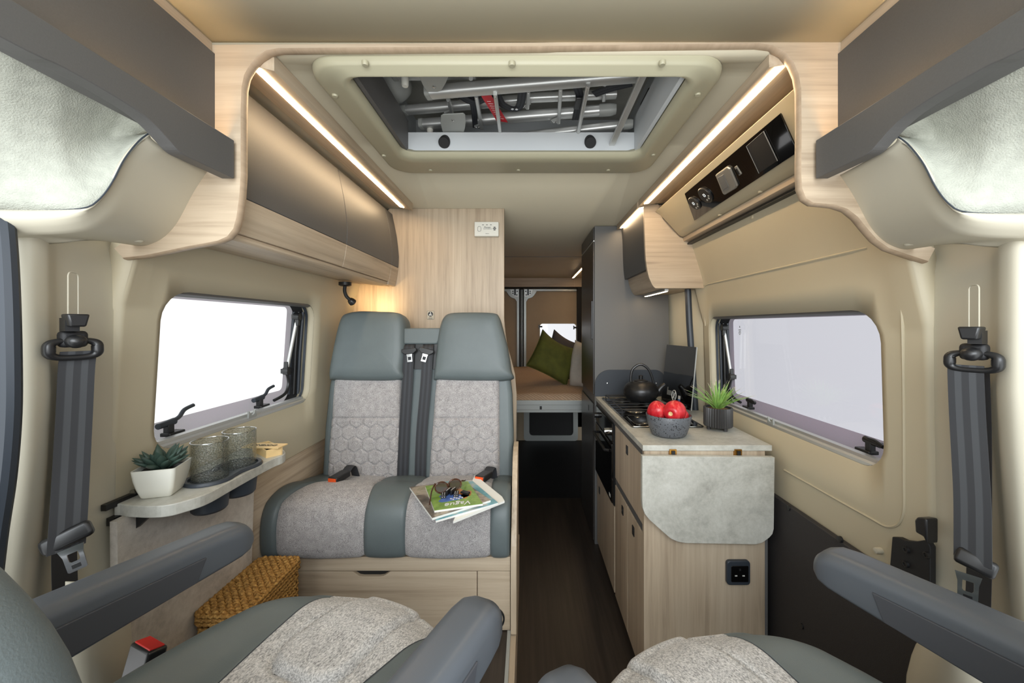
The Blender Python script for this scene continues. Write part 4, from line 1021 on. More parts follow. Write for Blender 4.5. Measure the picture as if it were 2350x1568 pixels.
for i, ((px, py), an, lab, pips) in enumerate(dom):
    c = PZ(px, py, ZM + .005); a = V(math.cos(an), math.sin(an), 0); b_ = V(-a.y, a.x, 0)
    up = V(0, 0, 1); d = thing('domino', lab, 'domino', c - up * .005, 'dominoes on the green magazine')
    sx_, sy_, sz_ = (.008, .014, .005) if pips else ((.015, .0035, .0085) if i in (1, 2) else (.015, .008, .0035))
    cc = c + up * (sz_ - .005); mb = MB(); mb.obox(cc, a * sx_, b_ * sy_, up * sz_); mb.build('tile', 'black_hard', d, bevel=.001)
    mb = MB()
    if pips:
        for x in (-.0035, .0035):
            for y in (-.0095, -.0035, .003, .009): mb.lathe([(0, .0004), (.0011, .0003), (.0012, -.001)], cc + a * x + b_ * y + up * sz_, 8)
            mb.lathe([(0, .0004), (.0011, .0003), (.0012, -.001)], cc + a * x - b_ * sy_ , 8, -b_)
        mb.build('pips', 'pip', d)
    elif i in (1, 2): mb.obox(cc + up * sz_, a * .013, b_ * .0006, up * .0004); mb.build('stripe', 'pip', d)

# ================================================================ SIDE TABLE
TZ = .91
tp = [(275, 1157), (292, 1160), (310, 1161), (340, 1162), (370, 1161), (397, 1157), (420, 1151), (460, 1139), (490, 1126), (530, 1104), (590, 1072), (630, 1052), (648, 1045), (655, 1039), (653, 1034), (648, 1031)]
front = [PZ(x, y, TZ) for x, y in tp]
outl = [(v.x, v.y) for v in smooth_line(front, 3)]
outl = outl + [(-.903, 1.262), (-.903, front[0].y)]
tb = thing('side_table', 'grey concrete-look side table fixed under the window', 'table', (-.83, 1.05, .24))
mb = MB(); mb.prism(outl, 'z', TZ - .026, TZ); mb.build('table_top', 'concrete', tb, bevel=.002, smooth=False)
mb = MB(); mb.solid([V(-.868, .838, .24), V(-.868, 1.225, .24), V(-.868, 1.255, .884), V(-.868, .832, .884)], [V(-.884, .838, .24), V(-.884, 1.225, .24), V(-.884, 1.255, .884), V(-.884, .832, .884)]); mb.build('leg_panel', 'concrete_warm', tb, smooth=False)
mb = MB(); mb.box(-.905, -.889, .845, 1.25, .868, .885); mb.box(-.906, -.895, .835, .96, .905, .918); mb.build('wall_rail', 'black', tb)
mb = MB(); mb.prism([(-.90, .82), (-.90, .884), (-.83, .884)], 'y', .872, .882); mb.build('bracket', 'black', tb)
mb = MB(); mb.cyl(PX(303, 1130, -.897), PX(335, 1121, -.897), .006, 12); mb.build('hinge_pin', 'steel', tb)
# cup tray let into the top
g1, g2 = PZ(486, 1097, TZ), PZ(545, 1066, TZ)
g1 = V(-.801, .992, TZ); g2 = V(-.796, 1.088, TZ)
def two_lobe(r, waist, n=20):
    d = (g2 - g1); L = d.length; u = d / L; pv = V(-u.y, u.x, 0); pts = []
    A0 = math.atan2(u.y, u.x)
    for k in range(n + 1):
        t = A0 - PI * .62 + PI * 1.24 * k / n; pts.append(g2 + V(math.cos(t), math.sin(t), 0) * r)
    pts.append((g1 + g2) / 2 + pv * waist)
    for k in range(n + 1):
        t = A0 + PI - PI * .62 + PI * 1.24 * k / n; pts.append(g1 + V(math.cos(t), math.sin(t), 0) * r)
    pts.append((g1 + g2) / 2 - pv * waist)
    return pts
def off(pts, z): return [V(p.x, p.y, z) for p in pts]
mb = MB(); o1 = two_lobe(.054, .047); o2 = two_lobe(.051, .043); i1 = two_lobe(.0435, .026); i2 = two_lobe(.0425, .024)
mb.loft([off(o1, TZ + .001), off(o1, TZ + .004), off(o2, TZ + .0085), off(i1, TZ + .008), off(i2, TZ + .003), off(i2, TZ + .0015), ], cap=True)
ct = mb.build('cup_tray', 'seal', tb, angle=50); plab(ct, 'dark two-hole cup tray')
for g in (g1, g2): mb = MB(); mb.lathe([(.0, -.075), (.034, -.075), (.038, -.07), (.042, -.026), (.042, -.027), (0, -.027)], V(g.x, g.y, TZ), 28); mb.build('cup_well', 'seal', ct)
def tumbler(g, lab, hgt):
    t = thing('glass_tumbler', lab, 'tumbler', V(g.x, g.y, TZ + .002), 'crackle glass tumblers'); r = .0395
    mb = MB(); mb.lathe([(0, .0), (r - .002, .0), (r, .004), (r, hgt - .001), (r - .0012, hgt), (r - .0024, hgt - .001), (r - .0024, .008), (0, .006)], V(g.x, g.y, TZ + .002), 48); tq = mb.build('tumbler', 'crackle', t, angle=40)
    mb = MB(); mb.tube([V(g.x + (r - .001) * math.cos(2 * PI * k / 40), g.y + (r - .001) * math.sin(2 * PI * k / 40), TZ + .002 + hgt) for k in range(40)], .0014, 8, closed=True); mb.build('rim', 'glass_rim', t)
tumbler(g1, 'crackled clear glass tumbler beside the succulent pot', .098); tumbler(g2, 'crackled clear glass tumbler beside the domino box', .098)
# succulent in its square pot
pc = V(-.847, .913, TZ)
su = thing('potted_succulent', 'dark green succulent in a square cream pot on the side table', 'plant', pc)
rot = Matrix.Rotation(math.radians(18), 3, 'Z')
PS = .86
def sq(hw, z, r, n=6): hw, z, r = hw * PS, z * PS, r * PS; return [pc + rot @ V(a, b, z) for a, b in rrect(-hw, hw, -hw, hw, r, n)]
mb = MB(); mb.loft([sq(.030, 0, .006), sq(.034, .004, .008), sq(.040, .025, .009), sq(.045, .050, .009), sq(.0475, .075, .008), sq(.0475, .078, .008), sq(.0445, .078, .007), sq(.042, .066, .007)]); mb.build('pot', 'ceramic', su, angle=50)
mb = MB(); mb.loft([sq(.042, .066, .007), sq(.041, .069, .007)]); mb.build('soil', 'black_matt', su)
mb = MB(); rnd = random.Random(3)
for ring_, cnt, el, ln, wd in ((0, 10, .82, .046, .0095), (1, 9, 1.0, .050, .010), (2, 7, 1.2, .052, .0095), (3, 5, 1.4, .050, .008)):
    for k in range(cnt):
        az = 2 * PI * k / cnt + ring_ * .4 + rnd.uniform(-.15, .15); e = el + rnd.uniform(-.1, .1); d = V(math.cos(az) * math.cos(e), math.sin(az) * math.cos(e), math.sin(e)); s_ = V(-math.sin(az), math.cos(az), 0); u = s_.cross(d)
        base = pc + V(0, 0, .058) + V(math.cos(az), math.sin(az), 0) * .012; L_ = ln * rnd.uniform(.9, 1.1); rr = []
        for t in (0, .15, .35, .55, .72, .86, .95, 1):
            w_ = wd * math.sin(min(1, t * 1.25 + .2) * PI * .5) * (1 if t < .6 else max(.02, 1 - ((t - .6) / .4) ** 1.7)); q = base + d * L_ * t - u * .012 * t * t * -1
            rr.append([q + s_ * w_ * math.cos(2 * PI * j / 10) + u * w_ * .55 * math.sin(2 * PI * j / 10) for j in range(10)])
        mb.loft(rr)
mb.build('leaves', 'succulent', su, angle=80)
# domino box with its lid askew
bx = thing('domino_box', 'small open pine box with a sliding lid lettered DOMINO', 'box', PZ(610, 1050, TZ))
c = V(-.7945, 1.203, TZ); b_ = V(-.8, .6, 0); a = V(.6, .8, 0)
hx, hy, hz, th = .022, .052, .0115, .003
mb = MB()
for o_, q in ((a * (hx - th / 2), (a * th / 2, b_ * hy)), (-a * (hx - th / 2), (a * th / 2, b_ * hy)), (b_ * (hy - th / 2), (a * hx, b_ * th / 2)), (-b_ * (hy - th / 2), (a * hx, b_ * th / 2))): mb.obox(c + o_ + V(0, 0, hz), q[0], q[1], V(0, 0, hz))
mb.obox(c + V(0, 0, .002), a * hx, b_ * hy, V(0, 0, .002)); mb.build('box', 'pine', bx, bevel=.0006, smooth=False)
la = -.06; l1 = V(math.cos(la), math.sin(la), 0); l2 = V(-l1.y, l1.x, 0); lc = c + V(.0, -.012, 2 * hz + .0025)
mb = MB(); mb.obox(lc, l1 * .058, l2 * .0215, V(0, 0, .0018)); ld = mb.build('lid', 'pine', bx, bevel=.0006, smooth=False)
text('lettering', 'DOMINO', .0185, 'ink', lc + V(0, 0, .0024), -l1, -l2, ld, .0003)
for k in range(4):
    d = thing('domino', 'black domino inside the pine box, counting %s from the window' % ('first', 'second', 'third', 'fourth')[k], 'domino', c + a * (-.0138 + .0092 * k) + V(0, 0, .0045), 'dominoes in the pine box')
    mb = MB(); mb.obox(c + a * (-.0138 + .0092 * k) + V(0, 0, .0115), a * .0042, b_ * .040, V(0, 0, .0075)); mb.build('tile', 'black_hard', d, bevel=.001)

# ================================================================ WOVEN BASKET
bs = thing('wicker_basket', 'brown woven seagrass basket with a lid between the table panel and bench', 'basket', (-.80, 1.15, .24))
def rope_ring(hx0, hx1, hy0, hy1, z, r, name=None, ph=0, mb=None, amp=.0022, wl=.017):
    pts = resample([V(p[0], p[1], z) for p in rrect(hx0, hx1, hy0, hy1, .02, 5)] + [V(*rrect(hx0, hx1, hy0, hy1, .02, 5)[0], z)], 130)[:-1]
    s = 0; out = []; cxx, cyy = (hx0 + hx1) / 2, (hy0 + hy1) / 2
    for i, p in enumerate(pts):
        s = i * .0062; o_ = V(1 if abs(p.x - cxx) / (hx1 - hx0) > abs(p.y - cyy) / (hy1 - hy0) else 0, 0, 0)
        if o_.x: o_ = V(math.copysign(1, p.x - cxx), 0, 0)
        else: o_ = V(0, math.copysign(1, p.y - cyy), 0)
        out.append(p + o_ * amp * math.sin(2 * PI * s / wl + ph) + V(0, 0, .0018 * math.cos(2 * PI * s / wl + ph)))
    mb.tube(out, r, 6, closed=True)
bx0, bx1, by0, by1 = -.86, -.735, 1.02, 1.268
mb = MB(); mb.box(bx0 + .007, bx1 - .007, by0 + .007, by1 - .007, .245, .52)
for k in range(23): rope_ring(bx0, bx1, by0, by1, .249 + .0118 * k, .0058, ph=PI * (k % 2), mb=mb)
mb.build('basket_body', 'seagrass', bs, angle=80)
mb = MB(); lx0, lx1, ly0, ly1 = bx0 - .004, bx1 + .004, by0 - .004, by1 + .004
mb.box(lx0 + .006, lx1 - .006, ly0 + .006, ly1 - .006, .522, .545)
for k in range(3): rope_ring(lx0, lx1, ly0, ly1, .526 + .0105 * k, .0056, ph=PI * (k % 2), mb=mb)
nrow = 22
for k in range(nrow):
    yy = ly0 + .008 + (ly1 - ly0 - .016) * k / (nrow - 1)
    pts = [V(lx0 + .004 + (lx1 - lx0 - .008) * i / 30, yy + .0012 * math.sin(i * 1.3 + k), .549 + .0042 * math.sin(2 * PI * i / 5.0 + PI * (k % 2))) for i in range(31)]
    mb.tube(pts, .0054, 6)
mb.build('lid', 'seagrass', bs, angle=80)
# ================================================================ CONTROL PANEL FASCIA
fa = sroot('trim_control_fascia', (.7, 1.3, 1.75))
fpr = [(.622, 1.853), (.632, 1.846), (.648, 1.836), (.725, 1.752), (.737, 1.738), (.750, 1.731), (.768, 1.728), (.80, 1.728), (.80, 1.86)]
mb = MB(); mb.prism(fpr, 'y', .885, 1.898); mb.build('fascia', 'fascia', fa, bevel=.003, angle=50)
mb = MB(); mb.prism([(.757, 1.727), (.762, 1.709), (.83, 1.700), (.83, 1.727)], 'y', .885, 1.96); mb.build('oak_rail', 'oak_y', fa, bevel=.001, smooth=False)
mb = MB(); mb.box(.78, .83, .885, 1.96, 1.694, 1.702); mb.build('shadow_gap', 'black', fa)
for px, py in ((1742, 451), (1650, 497)):
    D = F * .748 / (px - CX); p = V(.752, D, 1.7295); mb = MB(); mb.lathe([(0, -.003), (.006, -.002), (.0075, 0), (.0075, .004)], p, 14); mb.build('screw_cap', 'fascia', fa)
for px, py in ((1732, 498), (1590, 566)):
    zz = 1.655; D = F * (XR(zz) - .001) / (px - CX); p = V(XR(zz) - .001, D, H - (py - CY) * D / F); p.x = XR(p.z) - .001; mb = MB(); mb.lathe([(0, -.004), (.006, -.003), (.0075, 0), (.0075, .006)], p, 14, (1, 0, 0)); mb.build('screw_cap', 'fascia', fa)
# fascia plane for the black glass panel
f0, f1 = V(.648, 0, 1.836), V(.725, 0, 1.752); fd = (f1 - f0).normalized(); fn = V(fd.z, 0, -fd.x); fn = fn if fn.x < 0 else -fn
def onf(px, py, t=0):
    """where the ray through a photo pixel meets the sloping fascia, lifted t along its normal"""
    d = V((px - CX) / F, 1, -(py - CY) / F); o = V(0, 0, H); s = (f0 - o).dot(fn) / d.dot(fn); return o + d * s + fn * t
cp = thing('control_panel', 'glossy black control panel with dials and switches over the sliding door', 'control panel', onf(1700, 380))
o_ = [onf(*p) for p in ((1573, 443), (1793, 258), (1829, 338), (1829, 350), (1595, 505))]
mb = MB(); mb.solid([p + fn * .005 for p in o_], [p - fn * .001 for p in o_]); mb.build('black_glass', 'black_gloss', cp, bevel=.001, smooth=False)
fy = V(0, -1, 0)
def disc(px, py, r, name, m, t, parent=cp):
    c = onf(px, py, .004); mb = MB(); mb.lathe([(0, t), (r * .94, t), (r, t * .7), (r, 0)], c, 32, fn); return mb.build(name, m, parent)
for px, py, r in ((1597, 464, .031), (1622, 445, .034)):
    d = disc(px, py, r, 'display_dial', 'black_hard', .007)
    mb = MB(); c = onf(px, py, .0105); uu = V(0, 1, 0); mb.tube([c + fd * r * .93 * math.cos(2 * PI * k / 36) + uu * r * .93 * math.sin(2 * PI * k / 36) for k in range(36)], .0008, 6, closed=True); mb.build('dial_rim', 'steel', d)
    c = onf(px, py, .0115); mb = MB()
    for dx, dy, q in ((.017, .010, .004), (.019, -.006, .004), (.009, .018, .004)): mb.lathe([(0, .0008), (q, .0006), (q, -.001)], c + fd * dx + V(0, dy * -1, 0), 12, fn)
    mb.build('dial_button', 'greyplastic', d)
    mb = MB(); mb.tube([c - fd * .008 + V(0, .004, 0), c - fd * .008 - V(0, .004, 0), c + fd * .002 - V(0, .005, 0), c + fd * .004, c + fd * .002 + V(0, .005, 0)], .0008, 6, closed=True); mb.build('dial_symbol', 'indicator', d)
def fq(corners, t0, t1, name, m, parent=cp, bev=.002):
    p = [onf(*q) for q in corners]; mb = MB(); mb.solid([x + fn * t1 for x in p], [x + fn * t0 for x in p]); return mb.build(name, m, parent, bevel=bev, smooth=False)
fr1 = fq([(1647, 397), (1673, 378), (1681, 382), (1698, 422), (1694, 428), (1669, 443), (1664, 440)], .003, .013, 'switch_frame', 'silver_plastic', bev=.004)
fq([(1653, 402), (1667, 394), (1679, 422), (1665, 432)], .012, .0145, 'rocker_switch', 'slate_side', fr1, .0015)
us = fq([(1688, 381), (1694, 377), (1706, 396), (1700, 401)], .003, .008, 'usb_socket', 'silver_plastic', bev=.003)
fq([(1692, 385), (1695, 383), (1702, 395), (1699, 398)], .0075, .0085, 'usb_opening', 'black', us, 0)
fl_ = fq([(1717, 332), (1757, 297), (1789, 365), (1746, 394)], .003, .0075, 'socket_flap', 'black_matt', bev=.001)
for a, b, w_ in (((1757, 297), (1789, 365), .0012), ((1717, 332), (1746, 394), .0009), ((1717, 332), (1757, 297), .0004)):
    mb = MB(); mb.tube([onf(*a, .0078), onf(*b, .0078)], w_, 6); mb.build('flap_edge', 'alu', fl_)

# ================================================================ KITCHEN WALL LOCKER
kl = thing('kitchen_locker', 'oak wall locker with a charcoal door above the hob', 'locker', (.72, 2.1, 1.48))
kf = [(.566, 1.872), (.572, 1.80), (.574, 1.72), (.579, 1.62), (.590, 1.55), (.60, 1.52), (.612, 1.495), (.625, 1.482)]
side = [(v.x, v.y) for v in smooth_line([V(*p, 0) for p in kf], 3)]
mb = MB(); mb.prism(side + [(.86, 1.482), (.848, 1.56), (.828, 1.64), (.80, 1.725), (.745, 1.728), (.70, 1.77), (.66, 1.82), (.64, 1.89), (.566, 1.89)], 'y', 1.90, 1.918); mb.build('side_panel', 'oak_x', kl, bevel=.001, smooth=False)
mb = MB(); mb.prism([(x + .02, z) for x, z in side] + [(.86, 1.485), (.84, 1.6), (.80, 1.725), (.72, 1.89), (.586, 1.89)], 'y', 1.918, 2.334); mb.build('locker_body', 'oak_y', kl, smooth=False)
def kx(z): return interp(sorted([(b, a) for a, b in side]), z)
d = face_strip(1, 1.919, 2.334, 1.575, 1.872, .018, 'door', 'slate', kl, kx); face_strip(1, 1.919, 2.334, 1.484, 1.574, .018, 'door_band', 'oak_y', d)
ul = thing('under_locker_light', 'slim lit strip under the kitchen wall locker', 'light', (.68, 2.05, 1.478))
a, b = PZ(1478, 681, 1.476), PZ(1545, 664, 1.476)
a = V(.665, 2.25, 1.478); b = V(.735, 1.935, 1.478)
a = V(.69, 2.28, 1.478); b = V(.69, 1.935, 1.478)
mb = MB(); mb.box(.683, .701, 1.935, 2.28, 1.470, 1.4815); mb.build('channel', 'alu', ul)
mb = MB(); mb.box(.686, .698, 1.94, 2.275, 1.4685, 1.4705); mb.build('diffuser', 'led', ul)

# ================================================================ TALL WARDROBE
wb = thing('wardrobe', 'tall dark grey wardrobe between the kitchen and bed', 'wardrobe', (.62, 2.58, 0))
mb = MB(); mb.prism([(.407, 0), (.407, 1.893), (.70, 1.893), (.76, 1.80), (.81, 1.66), (.845, 1.48), (.848, 1.3), (.86, 0)], 'y', 2.335, 2.825); mb.build('carcass', 'slate_side', wb, smooth=False)
mb = MB(); mb.box(.398, .4075, 2.345, 2.822, .89, 1.80); dr = mb.build('door', 'wardrobe_face', wb, bevel=.001, smooth=False)
mb = MB(); mb.box(.388, .400, 2.352, 2.372, 1.22, 1.45); mb.build('handle', 'black_hard', dr, bevel=.002)
mb = MB(); mb.box(.398, .4075, 2.345, 2.822, 1.815, 1.885); mb.build('top_panel', 'wardrobe_face', wb, bevel=.001, smooth=False)
mb = MB(); mb.box(.4005, .4075, 2.345, 2.822, 1.803, 1.812); mb.build('pelmet_strip', 'alu', wb)
mb = MB(); mb.box(.398, .4075, 2.345, 2.822, .02, .835); d2 = mb.build('lower_door', 'wardrobe_face', wb, bevel=.001, smooth=False)
for zz in (.78, .42): mb = MB(); mb.box(.396, .399, 2.50, 2.525, zz - .02, zz + .012); mb.build('catch', 'black_hard', d2)

# ================================================================ KITCHEN UNIT
KX = .418
ku = thing('kitchen_unit', 'oak kitchen unit along the aisle with square black catches', 'kitchen unit', (.62, 1.85, 0))
mb = MB(); mb.box(KX + .016, .845, 1.402, 2.334, .0, .858); mb.build('carcass', 'black', ku, smooth=False)
mb = MB(); mb.box(KX - .003, .842, 1.384, 1.402, .0, .858); mb.build('end_panel', 'oak_z', ku, bevel=.0008, smooth=False)
mb = MB(); mb.box(.842, .853, 1.386, 1.41, .0, .80); mb.build('edge_strip', 'slate_side', ku)
mb = MB(); mb.box(KX - .002, KX + .018, 1.402, 2.33, .835, .860); mb.build('shadow_rail', 'slate', ku)
def kfront(name, y0, y1, z0, z1, catch, m='oak_z'):
    mb = MB(); mb.box(KX, KX + .016, y0, y1, z0, z1); f_ = mb.build(name, m, ku, bevel=.001, smooth=False)
    for cy, cz in catch:
        mb = MB(); mb.box(KX - .003, KX + .001, cy - .013, cy + .013, cz - .018, cz + .018); k = mb.build('catch', 'black_hard', f_, bevel=.001)
        mb = MB(); mb.lathe([(0, .0012), (.0025, .001), (.0025, -.001)], V(KX - .003, cy, cz), 10, (-1, 0, 0)); mb.build('catch_pin', 'steel', k)
    return f_
kfront('drawer', 1.405, 1.846, .585, .832, [(1.625, .785)])
kfront('door', 1.405, 1.618, .03, .552, [(1.53, .50)]); kfront('door', 1.622, 1.846, .03, .552, [(1.70, .50)])
mb = MB(); mb.box(KX + .002, KX + .018, 1.405, 1.846, .556, .580); mb.build('rail', 'slate', ku)
kfront('door', 1.866, 2.315, .03, .438, [(2.24, .36)])
ov = thing('oven', 'black glass built-in oven under the worktop', 'oven', (.5, 2.08, .45))
mb = MB(); mb.box(KX - .004, KX + .016, 1.862, 2.318, .445, .84); mb.build('body', 'black', ov, bevel=.001, smooth=False)
mb = MB(); mb.box(KX - .010, KX - .003, 1.868, 2.312, .745, .832); cpn = mb.build('control_fascia', 'black_gloss', ov, bevel=.001)
for yy in (1.92,): 
    mb = MB(); mb.lathe([(0, .028), (.014, .028), (.016, .02), (.017, 0)], V(KX - .010, yy, .785), 24, (-1, 0, 0)); mb.build('knob', 'chrome', cpn)
mb = MB(); mb.lathe([(0, .02), (.014, .02), (.016, .0)], V(KX - .010, 2.24, .79), 24, (-1, 0, 0)); mb.build('knob', 'black_hard', cpn)
mb = MB(); mb.box(KX - .012, KX - .003, 1.868, 2.312, .455, .735); od = mb.build('door', 'black_gloss', ov, bevel=.001)
mb = MB(); mb.tube([V(KX - .012, 2.26, .69), V(KX - .032, 2.25, .69), V(KX - .032, 1.93, .69), V(KX - .012, 1.92, .69)], .007, 10); mb.build('handle', 'black_hard', od)
mb = MB(); mb.box(KX - .0125, KX - .0118, 1.895, 1.925, .47, .485); mb.build('badge', 'white_print', od)
# drop-flap worktop extension
WT = .88
wt = thing('worktop', 'grey stone-look kitchen worktop', 'worktop', (.63, 1.85, .86))
hx0, hx1, hy0, hy1 = .436, .732, 1.615, 2.262
mb = MB(); mb.prism([(.409, 1.378), (.8635, 1.378), (.863, 1.8), (.845, 2.334), (.409, 2.334)], 'z', .860, WT); mb.build('worktop', 'concrete', wt, bevel=.0015, smooth=False)
ft = thing('flap_table', 'grey drop flap hanging folded in front of the kitchen end panel', 'flap', (.63, 1.37, .54))
fpx = [(1474, 1047), (1474, 1150), (1475, 1166), (1480, 1180), (1490, 1193), (1510, 1211), (1527, 1226), (1540, 1237), (1556, 1244), (1575, 1247), (1735, 1250), (1750, 1246), (1766, 1234), (1773, 1226), (1776, 1214), (1778, 1050)]
D_ = 1.352; ftp = [P(x, y, D_) for x, y in fpx]
mb = MB(); mb.solid([p for p in ftp], [p + V(0, .018, 0) for p in ftp]); mb.build('flap_board', 'concrete', ft, bevel=.001, smooth=False)
for px in (1545, 1695):
    p = P(px, 1040, 1.372); mb = MB(); mb.box(p.x - .012, p.x + .012, 1.372, 1.386, p.z - .018, p.z + .012); hg = mb.build('hinge', 'brass', ft)
    mb = MB(); mb.box(p.x - .006, p.x + .006, 1.368, 1.374, p.z - .012, p.z + .008); mb.build('hinge_knuckle', 'black', hg)
so_ = thing('power_socket', 'black three-pin power socket on the oak end panel', 'socket', P(1692, 1312, 1.384))
c = P(1692, 1312, 1.38); mb = MB(); mb.prism([(c.x + a, c.z + b) for a, b in rrect(-.041, .041, -.0425, .0425, .012, 5)], 'y', 1.370, 1.384); mb.build('frame', 'seal', so_, bevel=.003)
mb = MB(); mb.prism([(c.x + .003 + a, c.z - .002 + b) for a, b in rrect(-.030, .030, -.028, .028, .003, 3)], 'y', 1.3675, 1.371); k = mb.build('socket_face', 'black_gloss', so_, bevel=.001)
mb = MB(); mb.box(c.x - .0005, c.x + .006, 1.3665, 1.368, c.z + .010, c.z + .018); mb.build('pin_hole', 'rubber', k)
for dx in (-.011, .015): mb = MB(); mb.box(c.x + dx - .004, c.x + dx + .004, 1.3668, 1.3678, c.z - .009, c.z - .0055); mb.build('pin_shutter', 'white_print', k)
# hob with sink, glass lid up against the wall side
hb = thing('hob', 'black glass hob and sink set into the worktop', 'hob', ((hx0 + hx1) / 2, 1.94, WT))
mb = MB(); mb.prism(rrect(hx0, hx1, hy0, hy1, .01, 3), 'z', WT - .002, WT + .004); mb.build('hob_glass', 'black_gloss', hb, bevel=.001)
mb = MB(); mb.tube([V(a, b, WT + .004) for a, b in rrect(hx0, hx1, hy0, hy1, .01, 3)], .0028, 8, closed=True); mb.build('trim_edge', 'steel', hb)
mb = MB(); mb.prism(rrect(hx0 + .02, hx1 - .03, hy0 + .02, 1.80, .02, 4), 'z', WT + .0035, WT + .009); sk = mb.build('sink_cover', 'black_gloss', hb, bevel=.002)
mb = MB(); mb.tube([V(a, b, WT + .008) for a, b in rrect(hx0 + .02, hx1 - .03, hy0 + .02, 1.80, .02, 4)], .0012, 6, closed=True); mb.build('cover_edge', 'steel', sk)
for x, y in ((.50, 1.77), (.50, 1.66)): mb = MB(); mb.lathe([(0, .003), (.012, .002), (.014, 0)], V(x, y, WT + .009), 20); mb.build('cover_grip', 'steel', sk)
for x, y, r in ((.535, 2.18, .034), (.635, 2.08, .028), (.535, 1.93, .034)):
    mb = MB(); mb.lathe([(0, .013), (r * .75, .012), (r * .8, .008), (r * 1.25, .007), (r * 1.3, .001)], V(x, y, WT + .003), 28); bn_ = mb.build('burner', 'black_hard', hb)
    mb = MB(); mb.lathe([(r * 1.28, .006), (r * 1.5, .003), (r * 1.55, .0)], V(x, y, WT + .003), 28); mb.build('burner_ring', 'steel', bn_)
mb = MB()
for x in (.455, .665): mb.tube([V(x, 1.86, WT + .022), V(x, 2.245, WT + .022)], .0028, 8)
for y in (1.86, 1.93, 2.0, 2.06, 2.13, 2.2, 2.245): mb.tube([V(.455, y, WT + .022), V(.665, y, WT + .022)], .0025, 8)
for x, y in ((.455, 1.86), (.665, 1.86), (.455, 2.245), (.665, 2.245)): mb.tube([V(x, y, WT + .002), V(x, y, WT + .022)], .003, 8)
mb.build('pan_support', 'black_hard', hb)
for k, y in enumerate((1.66, 1.72, 1.78, 1.84)):
    mb = MB(); mb.lathe([(0, .02), (.013, .019), (.015, .012), (.017, 0)], V(.70, y + .16, WT + .004), 20); mb.build('knob', 'black_hard', hb)
gl = thing('glass_hob_cover', 'black glass hob lid standing open against the door side', 'lid', (.76, 2.0, WT))
Lc = [V(.742, 2.235, .893), V(.745, 1.835, .90), V(.783, 1.822, 1.205), V(.778, 2.235, 1.20)]
Lc = [P(1517, 920, 2.2), P(1585, 943, 1.80), P(1598, 797, 1.80), P(1530, 791, 2.2)]
nn = (Lc[1] - Lc[0]).cross(Lc[3] - Lc[0]).normalized(); nn = nn if nn.x > 0 else -nn
mb = MB(); mb.solid(Lc, [p + nn * .006 for p in Lc]); lg = mb.build('glass', 'black_gloss', gl, bevel=.0008, smooth=False)
mb = MB(); mb.tube([Lc[1] + nn * .003, Lc[2] + nn * .003], .0026, 8); mb.build('edge', 'greyplastic', gl)
lx = (Lc[1] - Lc[0]); ly = (Lc[3] - Lc[0]); lp_ = lambda u, v, t=-.0008: Lc[0] + lx * u + ly * v + nn * t
def lq(u0, u1, v0, v1, m_, nm): mb = MB(); mb.solid([lp_(u0, v0), lp_(u1, v0), lp_(u1, v1), lp_(u0, v1)], [lp_(u0, v0, .001), lp_(u1, v0, .001), lp_(u1, v1, .001), lp_(u0, v1, .001)]); return mb.build(nm, m_, gl, smooth=False)
k = lq(.20, .37, .14, .27, 'greyplastic', 'warning_label')
for i in range(4): lq(.22, .35, .165 + .022 * i, .173 + .022 * i, 'ink', 'label_print') if False else None
mb = MB(); c = lp_(.46, .155, -.001); u_ = lx.normalized(); v_ = (ly - u_ * ly.dot(u_)).normalized()
mb.tube([c + u_ * .028 * math.cos(2 * PI * t / 28) + v_ * .026 * math.sin(2 * PI * t / 28) for t in range(28)], .002, 6, closed=True)
mb.tube([c + u_ * .018 + v_ * .018, c - u_ * .018 - v_ * .018], .0016, 6); mb.tube([c - u_ * .008 + v_ * .016, c - u_ * .004, c + u_ * .006 - v_ * .016], .0014, 6); mb.tube([c + u_ * .008 + v_ * .012, c + u_ * .004 - v_ * .004], .0014, 6)
mb.build('prohibition_sign', 'white_print', gl)
lq(.60, .67, .115, .17, 'white_print', 'energy_label'); lq(.60, .67, .078, .115, 'print_blue', 'energy_label')
mb = MB(); mb.lathe([(0, .002), (.011, .0015), (.012, 0)], lp_(.86, .86, 0), 20, -nn); mb.build('lid_stop', 'steel', gl)
# black splashback on the wardrobe side
sb_ = thing('splashback', 'low black splashback with rounded corners behind the kettle', 'splashback', (.60, 2.33, WT))
p0, p1 = P(1365, 912, 2.33), P(1526, 849, 2.33)
mb = MB(); mb.prism([(a, b) for a, b in rrect(p0.x, p1.x, WT + .001, p1.z, (.06, .09, .001, .001), 8)], 'y', 2.326, 2.334); mb.build('panel', 'seal', sb_, smooth=False)
for px in (1394, 1506): mb = MB(); mb.lathe([(0, .004), (.004, .003), (.0055, 0)], P(px, 880, 2.326), 14, (0, -1, 0)); mb.build('screw', 'chrome', sb_)
